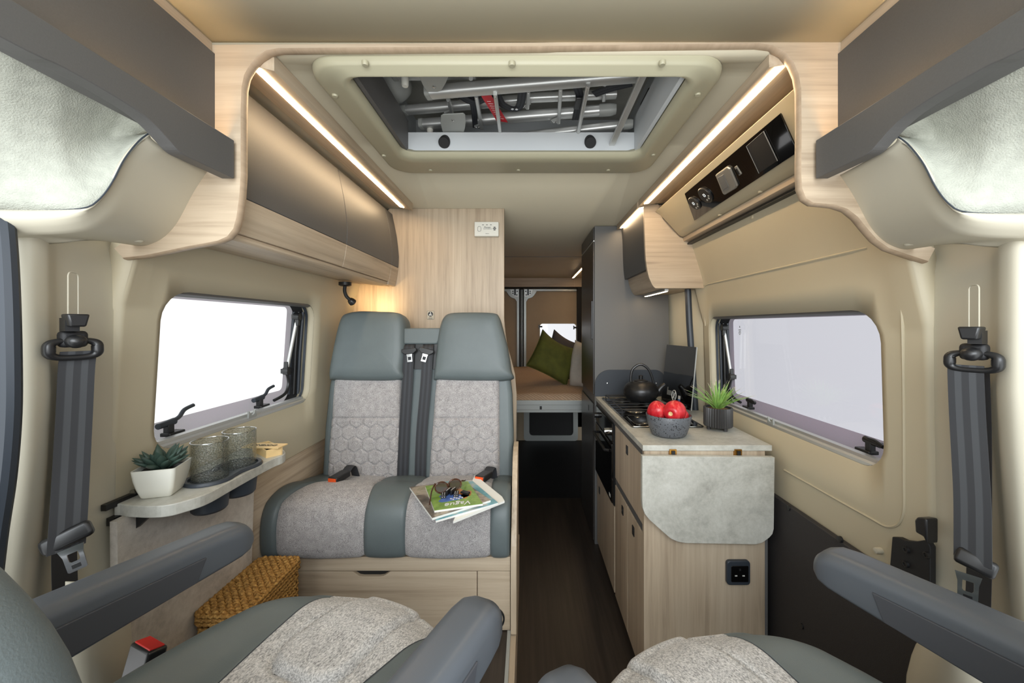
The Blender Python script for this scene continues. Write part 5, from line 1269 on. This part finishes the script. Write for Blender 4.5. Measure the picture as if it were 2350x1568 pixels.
# ---- kettle
kc = PZ(1471, 920, WT + .025); kc = V(kc.x, 2.07, WT + .026)
kt = thing('kettle', 'matt black round stovetop kettle with a hoop handle', 'kettle', kc)
prof = [(0, 0), (.055, 0), (.070, .006), (.086, .028), (.0905, .048), (.087, .068), (.072, .088), (.05, .099), (.036, .102)]
mb = MB(); mb.lathe([(v.x, v.y) for v in smooth_line([V(a, b, 0) for a, b in prof], 4)] + [(0, .102)], kc, 48); mb.build('body', 'black_hard', kt, angle=60)
mb = MB(); mb.lathe([(.037, .101), (.035, .106), (.02, .111), (.010, .113), (.0, .113)], kc, 32); ldd = mb.build('lid', 'black_hard', kt)
mb = MB(); mb.lathe([(.010, .112), (.011, .13), (.009, .133), (0, .133)], kc, 20); mb.build('knob', 'black_hard', ldd)
mb = MB(); mb.tube(smooth_line([kc + V(.060, -.01, .030), kc + V(.082, -.013, .045), kc + V(.103, -.016, .072), kc + V(.122, -.018, .088)], 6), [.024 - .013 * k / 18 for k in range(19)], 16); mb.build('spout', 'black_hard', kt)
mb = MB(); mb.tube(smooth_line([kc + V(-.050, .008, .092), kc + V(-.050, .008, .13), kc + V(-.038, .006, .168), kc + V(0.0, .002, .19), kc + V(.036, -.004, .168), kc + V(.056, -.008, .125), kc + V(.064, -.010, .085)], 8), .0065, 10, flat=(.9, 1.2, (1, 0, 0)) if False else None); mb.build('handle', 'black_hard', kt)
# ---- bowl with apples
bc = V(.548, 1.512, WT + .001)
bo = thing('fruit_bowl', 'speckled dark grey bowl on the worktop', 'bowl', bc)
mb = MB(); mb.lathe([(0, .001), (.052, 0), (.061, .002), (.066, .008), (.078, .045), (.084, .078), (.0825, .080), (.080, .078), (.072, .04), (.060, .010), (0, .008)], bc, 56); mb.build('bowl', 'speckle', bo, angle=50)
def apple(c, r, ax, lab, seedy=True):
    t = thing('apple', lab, 'apple', c - V(0, 0, r * .95), 'red apples in the bowl'); ax = Vector(ax).normalized()
    pr = [(0, -.80), (.16, -.86), (.34, -.93), (.58, -.86), (.82, -.58), (.97, -.15), (1.0, .2), (.93, .56), (.72, .84), (.42, .95), (.2, .86), (.06, .70), (0, .66)]
    mb = MB(); mb.lathe([(v.x * r, v.y * r) for v in smooth_line([V(a, b, 0) for a, b in pr], 3)], c, 36, ax); mb.build('flesh', 'apple_skin', t, angle=80)
    mb = MB(); mb.lathe([(.001, -.84 * r), (.11 * r, -.86 * r), (.2 * r, -.893 * r), (.14 * r, -.80 * r), (0, -.78 * r)], c - ax * .0012, 16, ax); k = mb.build('calyx', 'pine', t); plab(k, 'pale brown blossom end')
    return t
apple(bc + V(.016, -.016, .092), .0405, (.62, .72, .06), 'large apple on top turned with its blossom end to the front')
apple(bc + V(-.034, .030, .082), .038, (.5, -.35, .75), 'smaller apple half hidden behind the large front apple')
apple(bc + V(.050, .018, .060), .034, (.1, .2, .9), 'apple sunk low in the bowl beside the rim')
# ---- plant
pc2 = V(.778, 1.592, WT)
pl_ = thing('potted_grass', 'spiky green plant in a ribbed black pot at the worktop edge', 'plant', pc2)
R_, n_ = .0525, 34; rings = []
for z, sc in ((.014, .94), (.018, 1), (.088, 1.0), (.0905, .985)):
    rings.append([pc2 + V(math.cos(2 * PI * k / (n_ * 4)), math.sin(2 * PI * k / (n_ * 4)), 0) * (R_ * sc + (.0022 * (math.cos(2 * PI * k / 4)) if True else 0)) + V(0, 0, z) for k in range(n_ * 4)])
for rr_, z in ((.047, .0905), (.0455, .082)): rings.append([pc2 + V(math.cos(2 * PI * k / (n_ * 4)), math.sin(2 * PI * k / (n_ * 4)), 0) * rr_ + V(0, 0, z) for k in range(n_ * 4)])
mb = MB(); mb.loft(rings); pot = mb.build('pot', 'pot_black', pl_, angle=30)
for an in (-1.2, .9, 3.0): mb = MB(); mb.lathe([(0, .0), (.0075, 0), (.009, .016), (0, .016)], pc2 + V(math.cos(an), math.sin(an), 0) * .036, 14); mb.build('foot', 'pot_black', pot)
mb = MB(); mb.lathe([(0, .087), (.03, .087), (.0455, .082), (.0455, .080), (0, .08)], pc2, 32); mb.build('soil', 'soil', pl_)
mb = MB(); mt = MB(); rnd = random.Random(11)
for k in range(78):
    az = rnd.uniform(0, 2 * PI); sp3 = rnd.uniform(.15, 1.0); L_ = rnd.uniform(.085, .135); d = V(math.cos(az), math.sin(az), 0); b0 = pc2 + V(0, 0, .084) + d * rnd.uniform(.002, .016)
    s_ = V(-d.y, d.x, 0); pts = [b0 + d * (L_ * .85 * sp3 * (t + .35 * t * t)) + V(0, 0, L_ * (1.15 - .55 * sp3) * t * (1 - .28 * sp3 * t)) for t in [i / 8 for i in range(9)]]
    ws = [.0034, .0036, .0035, .0032, .0028, .0022, .0016, .001, .0003]
    for seg_, q in ((pts[:8], mb), (pts[7:], mt)):
        w0 = ws[:8] if q is mb else ws[7:]
        q.tube(seg_, w0, 5, flat=(1.0, .3, d.cross(s_)))
mb.build('leaves', 'grass_leaf', pl_, angle=80); mt.build('leaf_tips', 'grass_tip', pl_, angle=80)
# ================================================================ REAR DOORS, HEADER
RD = 5.06
def rp(px, py, D=RD): return P(px, py, D)
struct(MB().box(-.95, .95, 4.92, 4.95, 1.79, 1.9).build('trim_rear_header', 'oak_x', smooth=False))
mb = MB(); mb.box(.60, .604, 4.915, 4.921, 1.79, 1.9); mb.box(.72, .745, 4.6, 4.95, 1.3, 1.9); struct(mb.build('trim_rear_side', 'oak_z'))
# weather seal round the opening
mb = MB(); mb.box(.640, .69, 4.96, 5.0, .2, 1.80); mb.box(-.9, .69, 4.96, 5.0, 1.775, 1.80); struct(mb.build('trim_rear_seal', 'rubber', bevel=.01))
struct(MB().box(-1.0, 1.0, 5.14, 5.18, -.05, 1.95).build('wall_rear_lower', 'black_matt')) if False else None
wx0, wx1, wz0, wz1 = .17, .645, .90, 1.332
xm = -.062
for nm, s in (('door_1', -1), ('door_2', 1)):
    rt = sroot(nm, (xm + s * .35, RD, .9))
    x_in, x_out = xm + s * .055, (.655 if s > 0 else -.78)
    hole = (wx0, wx1, wz0, wz1) if s > 0 else (-.79 + .02, -.305 + .0, wz0, wz1)
    u = (min(x_in, x_out), max(x_in, x_out)); 
    if s < 0: u = (-.80, x_in); hole = (-.775, -.335, wz0, wz1)
    else: u = (x_in, .665)
    hole_panel(u, (.2, 1.775), hole, .04, lambda a, b: V(a, RD, b), 2).build('door_skin', 'door_trim', rt, solid=.03, offset=0, smooth=False)
    e = .018
    mb = MB(); mb.box(xm + s * .028, xm + s * .062, RD - .045, RD - .01, .25, 1.77)
    x0_, x1_ = sorted((xm + s * .03, x_out)); mb.box(x0_, x1_, RD - .045, RD - .01, 1.742, 1.772); mb.box(x0_, x1_, RD - .045, RD - .01, .25, .30)
    g = [(xm + s * .03, 1.77), (xm + s * .235, 1.77), (xm + s * .20, 1.745), (xm + s * .165, 1.69), (xm + s * .135, 1.66), (xm + s * .085, 1.645), (xm + s * .066, 1.61), (xm + s * .03, 1.60)]
    mb.prism(g, 'y', RD - .044, RD - .012); mb.build('inner_frame', 'alu_paint', rt, bevel=.004, smooth=False)
    mb = MB(); mb.prism([(xm + s * a, b) for a, b in ((.034, 1.768), (.15, 1.768), (.125, 1.70), (.09, 1.675), (.045, 1.668), (.034, 1.68))], 'y', RD - .052, RD - .044); hp = mb.build('latch_plate', 'alu', rt, bevel=.002, smooth=False)
    mb = MB()
    for a, b in ((.055, 1.74), (.11, 1.74), (.11, 1.715), (.06, 1.695)): mb.lathe([(0, .003), (.008, .002), (.009, 0)], V(xm + s * a, RD - .052, b), 12, (0, -1, 0))
    mb.box(xm + s * .083 - .012, xm + s * .083 + .012, RD - .066, RD - .052, 1.69, 1.772); mb.build('latch', 'black_hard', hp)
    mb = MB(); cx_ = (hole[0] + hole[1]) / 2; ring_o = [V(a, RD - .02, b) for a, b in rrect(hole[0] - .004, hole[1] + .004, hole[2] - .004, hole[3] + .004, .044, 6)]; ring_i = [V(a, RD - .02, b) for a, b in rrect(hole[0] + .006, hole[1] - .006, hole[2] + .006, hole[3] - .006, .036, 6)]
    mb.loft([ring_o, ring_i, [p + V(0, .03, 0) for p in ring_i], [p + V(0, .03, 0) for p in ring_o], ring_o], cap=False); mb.build('window_rim', 'trim', rt, smooth=False)
    mb = MB(); mb.prism(rrect(hole[0] - .01, hole[1] + .01, hole[2] - .01, hole[3] + .01, .04, 5), 'y', RD + .03, RD + .036); mb.build('pane', 'pane', rt, smooth=False)
    if s > 0:
        mb = MB(); mb.tube([rp(1238, 750), rp(1236.5, 790), rp(1236, 822)], .008, 8); mb.build('window_stay', 'seal', rt)
        for px, py in ((1241, 750), (1320, 752)): mb = MB(); c = rp(px, py); mb.cyl(c + V(-.02, -.03, 0), c + V(.02, -.03, 0), .011, 12); mb.obox(c + V(-.022, -.03, 0), (.006, 0, 0), (0, .014, 0), (0, 0, .024)); mb.build('stay_knuckle', 'black_hard', rt)
        mb = MB(); mb.tube(smooth_line([rp(1236, 805), rp(1239, 812), rp(1241, 822)], 4), .011, 8); mb.build('stay_arm', 'black_hard', rt)
    # lower opening of the door behind the bed
    mb = MB(); o_ = sorted((xm + s * .06, xm + s * .72)); q1 = [V(a, RD - .052, b) for a, b in rrect(o_[0] - .03, o_[1], -.17, .40, .04, 4)]; q2 = [V(a, RD - .052, b) for a, b in rrect(o_[0] + .04, o_[1] - .06, -.10, .36, .04, 4)]
    mb.loft([q1, q2, [p + V(0, .03, 0) for p in q2], [p + V(0, .03, 0) for p in q1], q1], cap=False); mb.build('lower_rim', 'alu_paint', rt, smooth=False)
    mb = MB(); mb.box(o_[0] + .03, o_[1] - .04, RD - .035, RD - .02, -.10, .36); mb.build('lower_panel', 'black_matt', rt)
mb = MB(); mb.box(xm - .028, xm + .028, RD - .06, RD + .02, .2, 1.775); k = mb.build('trim_rear_centre_seal', 'rubber'); struct(k)
mb = MB(); mb.box(xm - .006, xm - .002, RD - .064, RD - .06, .2, 1.76); mb.box(xm + .010, xm + .014, RD - .064, RD - .06, .2, 1.76); struct(mb.build('trim_rear_seal_lip', 'alu_paint'))
mb = MB(); mb.box(-1.0, -.80, RD - .02, RD + .02, 0, 1.9); mb.box(.66, 1.0, RD - .02, RD + .02, 0, 1.9); mb.box(-1, 1, RD - .02, RD + .02, -.2, .22); mb.box(-1, 1, RD - .02, RD + .02, 1.775, 1.93); struct(mb.build('wall_rear', 'door_trim'))

# ================================================================ BED
bd = thing('bed', 'raised rear bed with a pale alloy front rail and a beige woven cover', 'bed', (0, 4.0, .65))
mb = MB(); mb.prism([(2.97, .735), (2.97, .642), (3.0, .642), (3.0, .735)], 'x', -.90, .84); rl_ = mb.build('front_rail', 'alu_paint', bd, bevel=.003, smooth=False)
mb = MB(); mb.box(-.90, .84, 2.967, 2.971, .70, .703); mb.box(-.9, .84, 2.967, 2.971, .662, .665); mb.build('rail_groove', 'greyplastic', rl_)
c = P(1241, 936, 2.968); mb = MB(); mb.box(c.x - .008, c.x + .008, 2.962, 2.972, c.z - .012, c.z + .012); mb.build('rail_clip', 'black', rl_)
mb = MB(); mb.box(-.90, .84, 3.0, 5.0, .68, .70); mb.build('base_board', 'black_matt', bd)
def bed_z(x, y): return .776 + .006 * noise.noise(V(x * 5, y * 4, 0)) + .004 * noise.noise(V(x * 16, y * 13, 3))
rows = []
for j in range(60):
    t = j / 59; row = []
    for i in range(61):
        x = -.90 + 1.74 * i / 60
        if j < 8:
            a = PI / 2 * j / 8; y = 2.99 + .045 * (1 - math.cos(PI / 2 - a) * 1) if False else 2.985 + .05 * (1 - math.cos(a)); z = .712 + (bed_z(x, 3.04) - .712) * math.sin(a)
        else: y = 3.035 + (5.0 - 3.035) * (j - 8) / 51; z = bed_z(x, y)
        row.append(V(x, y, z))
    rows.append(row)
MB().grid(rows).build('bed_cover', 'quilt', bd, solid=.004, offset=1, angle=80)
mb = MB(); mb.box(-.9, .84, 3.0, 5.0, .702, .76); mb.build('mattress', 'mattress_side', bd)
def pillow(name, label, c, w, h, d, rz, tilt, m, cat='cushion', group=None, sag=.0, roll=0, corner=.2, piping=None):
    rt = thing(name, label, cat, c - V(0, 0, h / 2 * .9), group)
    R = Matrix.Rotation(rz, 3, 'Z') @ Matrix.Rotation(tilt, 3, 'X') @ Matrix.Rotation(roll, 3, 'Y'); N = 26; mb = MB(); S = []
    for sgn in (1, -1):
        rows = []
        for j in range(N + 1):
            v = -1 + 2 * j / N; row = []
            for i in range(N + 1):
                u = -1 + 2 * i / N
                pinch = 1 - corner * .35 * (1 - u * u) * (1 if True else 0) * abs(v) ** 3; pinch2 = 1 - corner * .35 * (1 - v * v) * abs(u) ** 3
                th = d * ((1 - u ** 4) * (1 - v ** 4)) ** .55 * (1 - .35 * max(0, v) ** 2) + .004 * noise.noise(V(u * 2.5, v * 2.5, d * 9 + sgn))* (1 - u * u) * (1 - v * v) * 2
                zz = v * h / 2 * pinch * 1.0
                if v > 0: zz -= sag * h * (1 - u * u) * v
                row.append(c + R @ V(u * w / 2 * pinch2, sgn * th, zz))
            rows.append(row)
        mb.grid(rows); S.append(rows)
    o = mb.build(name + '_cover', m, rt, angle=80)
    bd_ = [S[0][0][i] for i in range(N + 1)] + [S[0][j][N] for j in range(1, N + 1)] + [S[0][N][i] for i in range(N - 1, -1, -1)] + [S[0][j][0] for j in range(N - 1, 0, -1)]
    mb = MB(); mb.tube(bd_, .0035, 6, closed=True); mb.build('piping', piping or m, rt)
    return rt
pillow('cushion', 'olive green velvet cushion leaning on the bed', P(1272, 828, 3.5) + V(.0, 0, .03), .40, .37, .075, .25, -.28, 'velvet_green', sag=.09, roll=.5, group='cushions on the bed')
pillow('cushion', 'dark grey-brown cushion behind the green one, only its top corners showing', P(1300, 826, 3.72) + V(0, 0, .03), .40, .40, .07, .2, -.2, 'cushion_dark', sag=.08, roll=.40, group='cushions on the bed')
pillow('pillow', 'pale linen pillow beside the green cushion against the wardrobe', P(1347, 838, 3.35), .34, .42, .085, -.9, -.15, 'linen', cat='pillow', sag=.05)

# ================================================================ CAB SEATS
def cab_seat(label, loc, rz):
    """swivelled cab seat, built round its own origin at the floor, facing +y"""
    rt = thing('captain_chair', label, 'seat', (0, 0, 0), 'swivelled cab seats')
    W, ZT = .255, .525
    def halfw(v): return W * (1 - .10 * max(0, v - .1) ** 2 * 2 - .03 * (1 - v) * .5)
    def fedge(u): return .33 - .085 * abs(u) ** 2.2 - .02 * abs(u) ** 8
    def top(u, v):                                   # u -1..1 across, v 0..1 back to front
        z = ZT - .02 - .008 * (1 - v) + .012 * math.sin(PI * min(1, v * .9))
        z += .022 * math.exp(-((abs(u) - .80) / .17) ** 2) * (.4 + .6 * math.sin(PI * min(1, max(0, v * .95 + .05))))
        z -= .012 * max(0, abs(u) - .88) / .12
        z -= .05 * max(0, v - .82) ** 2 / .0324 * .6
        # U-shaped seam of the centre panel
        qx = abs(u) * W - .078 + .05; qy = (.62 - v) * .57 + .05
        d = math.hypot(max(qx, 0), max(qy, 0)) + min(max(qx, qy), 0) - .05
        z -= .013 * math.exp(-(d / .006) ** 2)
        z += .007 / (1 + math.exp(d / .004))
        return z
    def fb(v): return .37 + .55 * max(0, v - .52) + .02 * max(0, .5 - v)      # edge between fabric and bolster (in u)
    def pt(u, v):
        fe = fedge(u); y = -.24 + (fe + .24) * v
        return V(u * halfw(v), y, top(u, v))
    def shell(u_of, name, m, outer=0, front=True):
        rows = []; NV = 90; NU = 60 if 'panel' in name else 24
        for j in range(NV + 1):
            v = j / NV; a, b = u_of(v); rows.append([pt(a + (b - a) * i / NU, v) for i in range(NU + 1)])
        # roll down at the front
        last = rows[-1]
        for k in range(1, 9):
            t = PI / 2 * k / 8; rows.append([V(p.x * (1 - .01 * k / 8), p.y + .03 * math.sin(t) - .0, p.z - .045 * (1 - math.cos(t))) for p in last])
        rows.append([V(p.x * .98, p.y + .015, ZT - .20) for p in last])
        if outer:
            for r_ in rows:
                e = r_[-1] if outer > 0 else r_[0]; add = []
                for k in range(1, 9):
                    t = PI / 2 * k / 8; add.append(V(e.x + outer * .030 * math.sin(t), e.y - (.03 * math.sin(t) if e.y > .2 else 0), e.z - .04 * (1 - math.cos(t))))
                add.append(V(e.x + outer * .026, e.y - (.03 if e.y > .2 else 0), min(e.z, ZT - .19)))
                if outer > 0: r_.extend(add)
                else: r_[:0] = add[::-1]
        return MB().grid(rows).build(name, m, rt, solid=.003, offset=0, angle=80)
    sp_o = shell(lambda v: (-fb(v), fb(v)), 'seat_panel', 'melange_seat')
    ue = .078 / W; path = [(-ue, 1 - .05 * k) for k in range(6)] + [(-ue + .05 / W * (1 - math.cos(PI / 2 * k / 6)), .62 + .05 / .57 - .05 / .57 * math.sin(PI / 2 * k / 6)) for k in range(7)]
    path = path + [(-u, v) for u, v in reversed(path)]
    mb = MB(); mb.tube(resample([pt(u, v) + V(0, 0, .0006) for u, v in path], 90), .0018, 6); mb.build('seam', 'black_matt', sp_o)
    for s in (1, -1):
        b_ = shell((lambda v: (fb(v), .985)) if s > 0 else (lambda v: (-.985, -fb(v))), 'seat_bolster', 'leather', s)
        # stitching: two dashed rows just inside the outer edge
        mb = MB()
        for du in (.955, .925):
            for k in range(62):
                v0, v1 = k / 62, (k + .62) / 62; mb.tube([pt(s * du, v0) + V(0, 0, .0018), pt(s * du, v1) + V(0, 0, .0016)], .0013, 5)
        mb.build('stitching', 'stitch', b_)
        mb = MB(); mb.tube([pt(s * fb(v / 40), v / 40) + V(0, 0, .0005) for v in range(41)], .0016, 6); mb.build('seam', 'seal', b_)
        # cushion flank seam
    mb = MB(); mb.box(-.235, .235, -.24, .25, .33, .46); mb.build('seat_core', 'leather', rt, bevel=.03, seg=4)
    mb = MB(); mb.box(-.22, .22, -.22, .22, .16, .34); mb.build('seat_pan', 'black_matt', rt, bevel=.02)
    mb = MB(); mb.loft([[V(a, b, z) for a, b in rrect(-w_, w_, -w_, w_, .05, 5)] for w_, z in ((.20, 0), (.19, .14), (.17, .16))]); mb.build('pedestal', 'black_matt', rt)
    # backrest: slightly reclined, rounded, leather bolsters round a fabric middle
    ang = math.radians(5); up = V(0, -math.sin(ang), math.cos(ang)); nn_ = V(0, math.cos(ang), math.sin(ang)); b0 = V(0, -.224, ZT - .03)
    def bp(x, h, t): return b0 + V(x, 0, 0) + up * h + nn_ * t
    sec = []
    for k in range(40):
        t = 2 * PI * k / 40; cx_, sy_ = math.cos(t), math.sin(t)
        x = .225 * math.copysign(abs(cx_) ** .45, cx_); y = .062 * math.copysign(abs(sy_) ** .6, sy_)
        if sy_ > 0: y += .03 * math.exp(-((abs(x) - .19) / .045) ** 2)
        sec.append((x, y))
    rings = []
    for h, sc, dt in ((-.02, .92, 0), (.0, .97, 0), (.1, 1.0, .0), (.24, 1.0, .0), (.31, .98, 0), (.36, .93, -.003), (.40, .86, -.010), (.44, .77, -.018), (.475, .64, -.024), (.495, .5, -.028), (.505, .25, -.03)):
        rings.append([bp(x * sc, h, y * (1 if h < .34 else sc) + dt) for x, y in sec])
    mb = MB(); mb.loft(rings); bk_ = mb.build('backrest', 'leather', rt, subd=1, angle=80)
    mb = MB(); rows = [[bp(x, h, .062 - .012 * (x / .12) ** 2 * 0 + .006 + .006 * math.sin(h * 6)) for x in [-.125 + .25 * i / 12 for i in range(13)]] for h in [.03 + .31 * j / 16 for j in range(17)]]
    mb.grid(rows).build('back_panel', 'melange_seat', rt, solid=.012, offset=0)
    mb = MB()
    for s in (1, -1):
        for k in range(46):
            h0, h1 = .02 + .29 * k / 46, .02 + .29 * (k + .6) / 46; mb.tube([bp(s * .206, h0, .0722), bp(s * .206, h1, .0722)], .0006, 5)
    mb.build('stitching', 'stitch', bk_)
    # armrests
    for s in (1, -1):
        zt = .665; hw = .034
        def arm_ring(y, z_top, z_bot, w_):
            r_ = []
            for a, b in rrect(-w_, w_, z_bot, z_top, [min(.022, w_ * .7), min(.022, w_ * .7), .008, .008], 6): r_.append(V(s * .285 + a, y, b))
            return r_
        tops = [(-.30, zt + .006, zt - .105, .034), (-.2, zt + .004, zt - .10, .034), (-.05, zt + .002, zt - .088, .034), (.10, zt, zt - .074, .035), (.17, zt - .001, zt - .068, .0355), (.195, zt - .004, zt - .066, .0345), (.212, zt - .012, zt - .062, .031), (.222, zt - .024, zt - .054, .024), (.225, zt - .034, zt - .046, .014)]
        mb = MB(); mb.loft([arm_ring(*t) for t in tops]); a_ = mb.build('armrest', 'armplastic', rt, angle=60)
        for d in (1, -1):
            mb = MB(); x = s * .285 + d * .0345
            mb.prism([(.13, zt - .030), (.115, zt - .068), (-.29, zt - .098), (-.29, zt - .030)], 'x', x - .0035, x + .0035); k = mb.build('side_cover', 'armcover', a_, bevel=.0012, smooth=False)
        mb = MB(); mb.cyl(V(s * .235, -.26, zt - .05), V(s * .30, -.26, zt - .05), .05, 28); mb.build('hinge', 'armplastic', a_)
    # buckle stalk on the side away from the aisle
    if rz > 0:
        rt.location = loc; rt.rotation_euler = (0, 0, rz); return rt
    sb_ = -1
    c = V(sb_ * .314, .065, .452); d = V(0, .25, .97).normalized(); f_ = V(0, .97, -.25); mb = MB()
    mb.obox(c, V(.029, 0, 0), f_ * .015, d * .045); bkx = mb.build('buckle', 'black_hard', rt, bevel=.004)
    mb = MB(); mb.obox(c + d * .0452, V(.024, 0, 0), f_ * .011, d * .002); kk = mb.build('release_button', 'red_plastic', bkx, bevel=.001); plab(kk, 'red release button')
    mb = MB(); mb.tube([c - d * .04, c - d * .16], .010, 10); mb.build('stalk', 'black_hard', bkx)
    rt.location = loc; rt.rotation_euler = (0, 0, rz)
    return rt
cab_seat('swivelled grey cab seat beside the woven basket', (-.409, .503, .24), -math.radians(23))
cab_seat('swivelled grey cab seat in front of the kitchen unit', (.385, .400, .24), math.radians(26))

# ================================================================ CAB SEAT BELTS
def hz(a, b):                          # level unit direction between two points
    d = b - a; d.z = 0; return d.normalized()
for s, side in ((-1, 'left'), (1, 'right')):
    q = (lambda x, y, D: P(x, y, D - .018)) if s < 0 else (lambda x, y, D: P(2403 - x, y, D - .018))
    yt = 797 if s < 0 else 826
    top = q(172, yt, .735)
    lb = 'black seat belt on the pillar next to the side table' if s < 0 else 'black seat belt on the pillar next to the sliding door lock'
    rt = thing('cab_seat_belt', lb, 'seat belt', top, 'cab seat belts')
    ea = hz(q(132, 800, .715), q(212, 800, .755)); eu = V(0, 0, 1); ew = ea.cross(eu).normalized()
    if ew.dot(V(0, 0, H) - top) < 0: ew = -ew
    # sliding height adjuster in its slot
    pf = hz(q(140, 700, .715), q(200, 700, .78))
    sl_ = q(168, yt - 97, .7445); mb = MB(); mb.tube([sl_ + pf * a + eu * b for a, b in rrect(-.0135, .0135, -.06, .06, .008, 4)], .0011, 6, closed=True); mb.build('slot_edge', 'trim', rt)
    hd_ = q(174, yt - 62, .722); mb = MB()
    mb.solid([hd_ + ea * a + eu * b + ew * .012 for a, b in ((-.014, .011), (.015, .011), (.010, -.012), (-.010, -.012))], [hd_ + ea * a + eu * b - ew * .014 for a, b in ((-.015, .011), (.015, .011), (.012, -.012), (-.012, -.012))]); mb.build('height_adjuster', 'black_hard', rt, bevel=.003)
    mb = MB(); mb.obox(hd_ - eu * .008 - ew * .012 - ea * .004, ea * .009, eu * .012, ew * .012); mb.build('adjuster_stem', 'black_hard', rt)
    # D-loop: a level ring with the anchor knob over it
    cl = q(170, yt + 8, .732); loop = []
    for k in range(48):
        t = 2 * PI * k / 48; c_, s_ = math.cos(t), math.sin(t)
        loop.append(cl + ea * .0305 * math.copysign(abs(c_) ** .6, c_) + eu * (.0125 * math.copysign(abs(s_) ** .8, s_) + (.006 if s_ > 0 else 0)))
    mb = MB(); mb.tube(loop, [.0052 + .0035 * abs(math.cos(2 * PI * k / 48)) ** 3 for k in range(48)], 12, closed=True); mb.build('guide_loop', 'black_hard', rt)
    mb = MB(); mb.ellip(cl + eu * .017 + ew * .008, (ea * .0145, eu * .0125, ew * .014), 20, 12); mb.build('anchor_cap', 'black_hard', rt)
    mb = MB(); mb.obox(cl + eu * .021 - ew * .006, ea * .018, eu * .015, ew * .012); mb.build('anchor_base', 'black_matt', rt, bevel=.007, seg=3)
    if s < 0: cen = [(181, 806, .738), (176, 850, .738), (171, 950, .735), (164, 1080, .725), (157, 1200, .712), (152, 1262, .705)]
    else: cen = [(2216, 838, .738), (2216, 870, .738), (2220, 960, .735), (2226, 1060, .727), (2231, 1160, .718), (2232, 1290, .708)]
    pts = [P(c[0], c[1], c[2] - .016) for c in cen]; cl_ = smooth_line(pts, 5); mb = MB(); mb.strip(cl_, [ea * .0235] * len(cl_), .0016, [ew] * len(cl_)); mb.build('webbing', 'webbing', rt, smooth=False)
    if s < 0: cen = [(163, 830, .752), (157, 950, .752), (152, 1100, .752), (148, 1230, .748), (148, 1300, .742), (152, 1420, .74)]
    else: cen = [(2242, 850, .752), (2246, 960, .752), (2247, 1080, .752), (2247, 1250, .75), (2246, 1340, .748), (2240, 1480, .745)]
    pts = [P(c[0], c[1], c[2] - .016) for c in cen]; cl2 = smooth_line(pts, 5); e2_ = hz(q(140, 1000, .722), q(205, 1000, .775))
    mb = MB(); mb.strip(cl2, [e2_ * .0235] * len(cl2), .0016, [ew] * len(cl2)); mb.build('webbing_return', 'webbing_dark', rt, smooth=False)
    # sliding tongue hanging low on the belt
    if s < 0: t0, t1, pl0, pl1 = P(92, 1264, .672), P(211, 1207, .71), P(164, 1262, .682), P(180, 1308, .682)
    else: t0, t1, pl0, pl1 = P(2192, 1268, .71), P(2288, 1316, .672), P(2222, 1325, .682), P(2220, 1384, .682)
    tc_ = (t0 + t1) / 2; tl = (t1 - t0).normalized(); hl = (t1 - t0).length / 2; tn = (V(0, 0, H) - tc_); tn = (tn - tl * tn.dot(tl)).normalized(); tu = tn.cross(tl); tu = tu if tu.z > 0 else -tu
    mb = MB(); mb.loft([[tc_ + tl * x + tu * (b * k) + tn * (a * k) for a, b in rrect(-.008, .008, -.0145, .0145, .007, 4)] for x, k in ((-hl, .45), (-hl * .93, .85), (-hl * .8, 1), (hl * .8, 1), (hl * .93, .9), (hl, .7))]); tg_ = mb.build('tongue_grip', 'black_hard', rt, angle=50)
    d_ = (pl1 - pl0).normalized(); a_ = tn.cross(d_).normalized(); c = pl0; ln = (pl1 - pl0).length
    A = [c + a_ * x + d_ * y * ln for x, y in ((-.016, -.12), (.016, -.12), (.0125, .25), (.012, .95), (.010, 1), (-.010, 1), (-.012, .95), (-.0125, .25))]
    B2 = [c + a_ * x + d_ * y * ln for x, y in ((-.0065, .16), (.0065, .16), (.0068, .25), (.0068, .5), (.005, .56), (-.005, .56), (-.0068, .5), (-.0068, .25))]
    mb = MB(); mb.loft([[p + tn * .0015 for p in A], [p + tn * .0015 for p in B2], [p - tn * .0015 for p in B2], [p - tn * .0015 for p in A], [p + tn * .0015 for p in A]], cap=False); mb.build('tongue_plate', 'chrome', tg_, smooth=False)
    mb = MB(); mb.obox(c + d_ * ln * .78 + tn * .0016, a_ * .0055, d_ * .0035, tn * .0006); mb.build('tongue_slot', 'black', tg_)
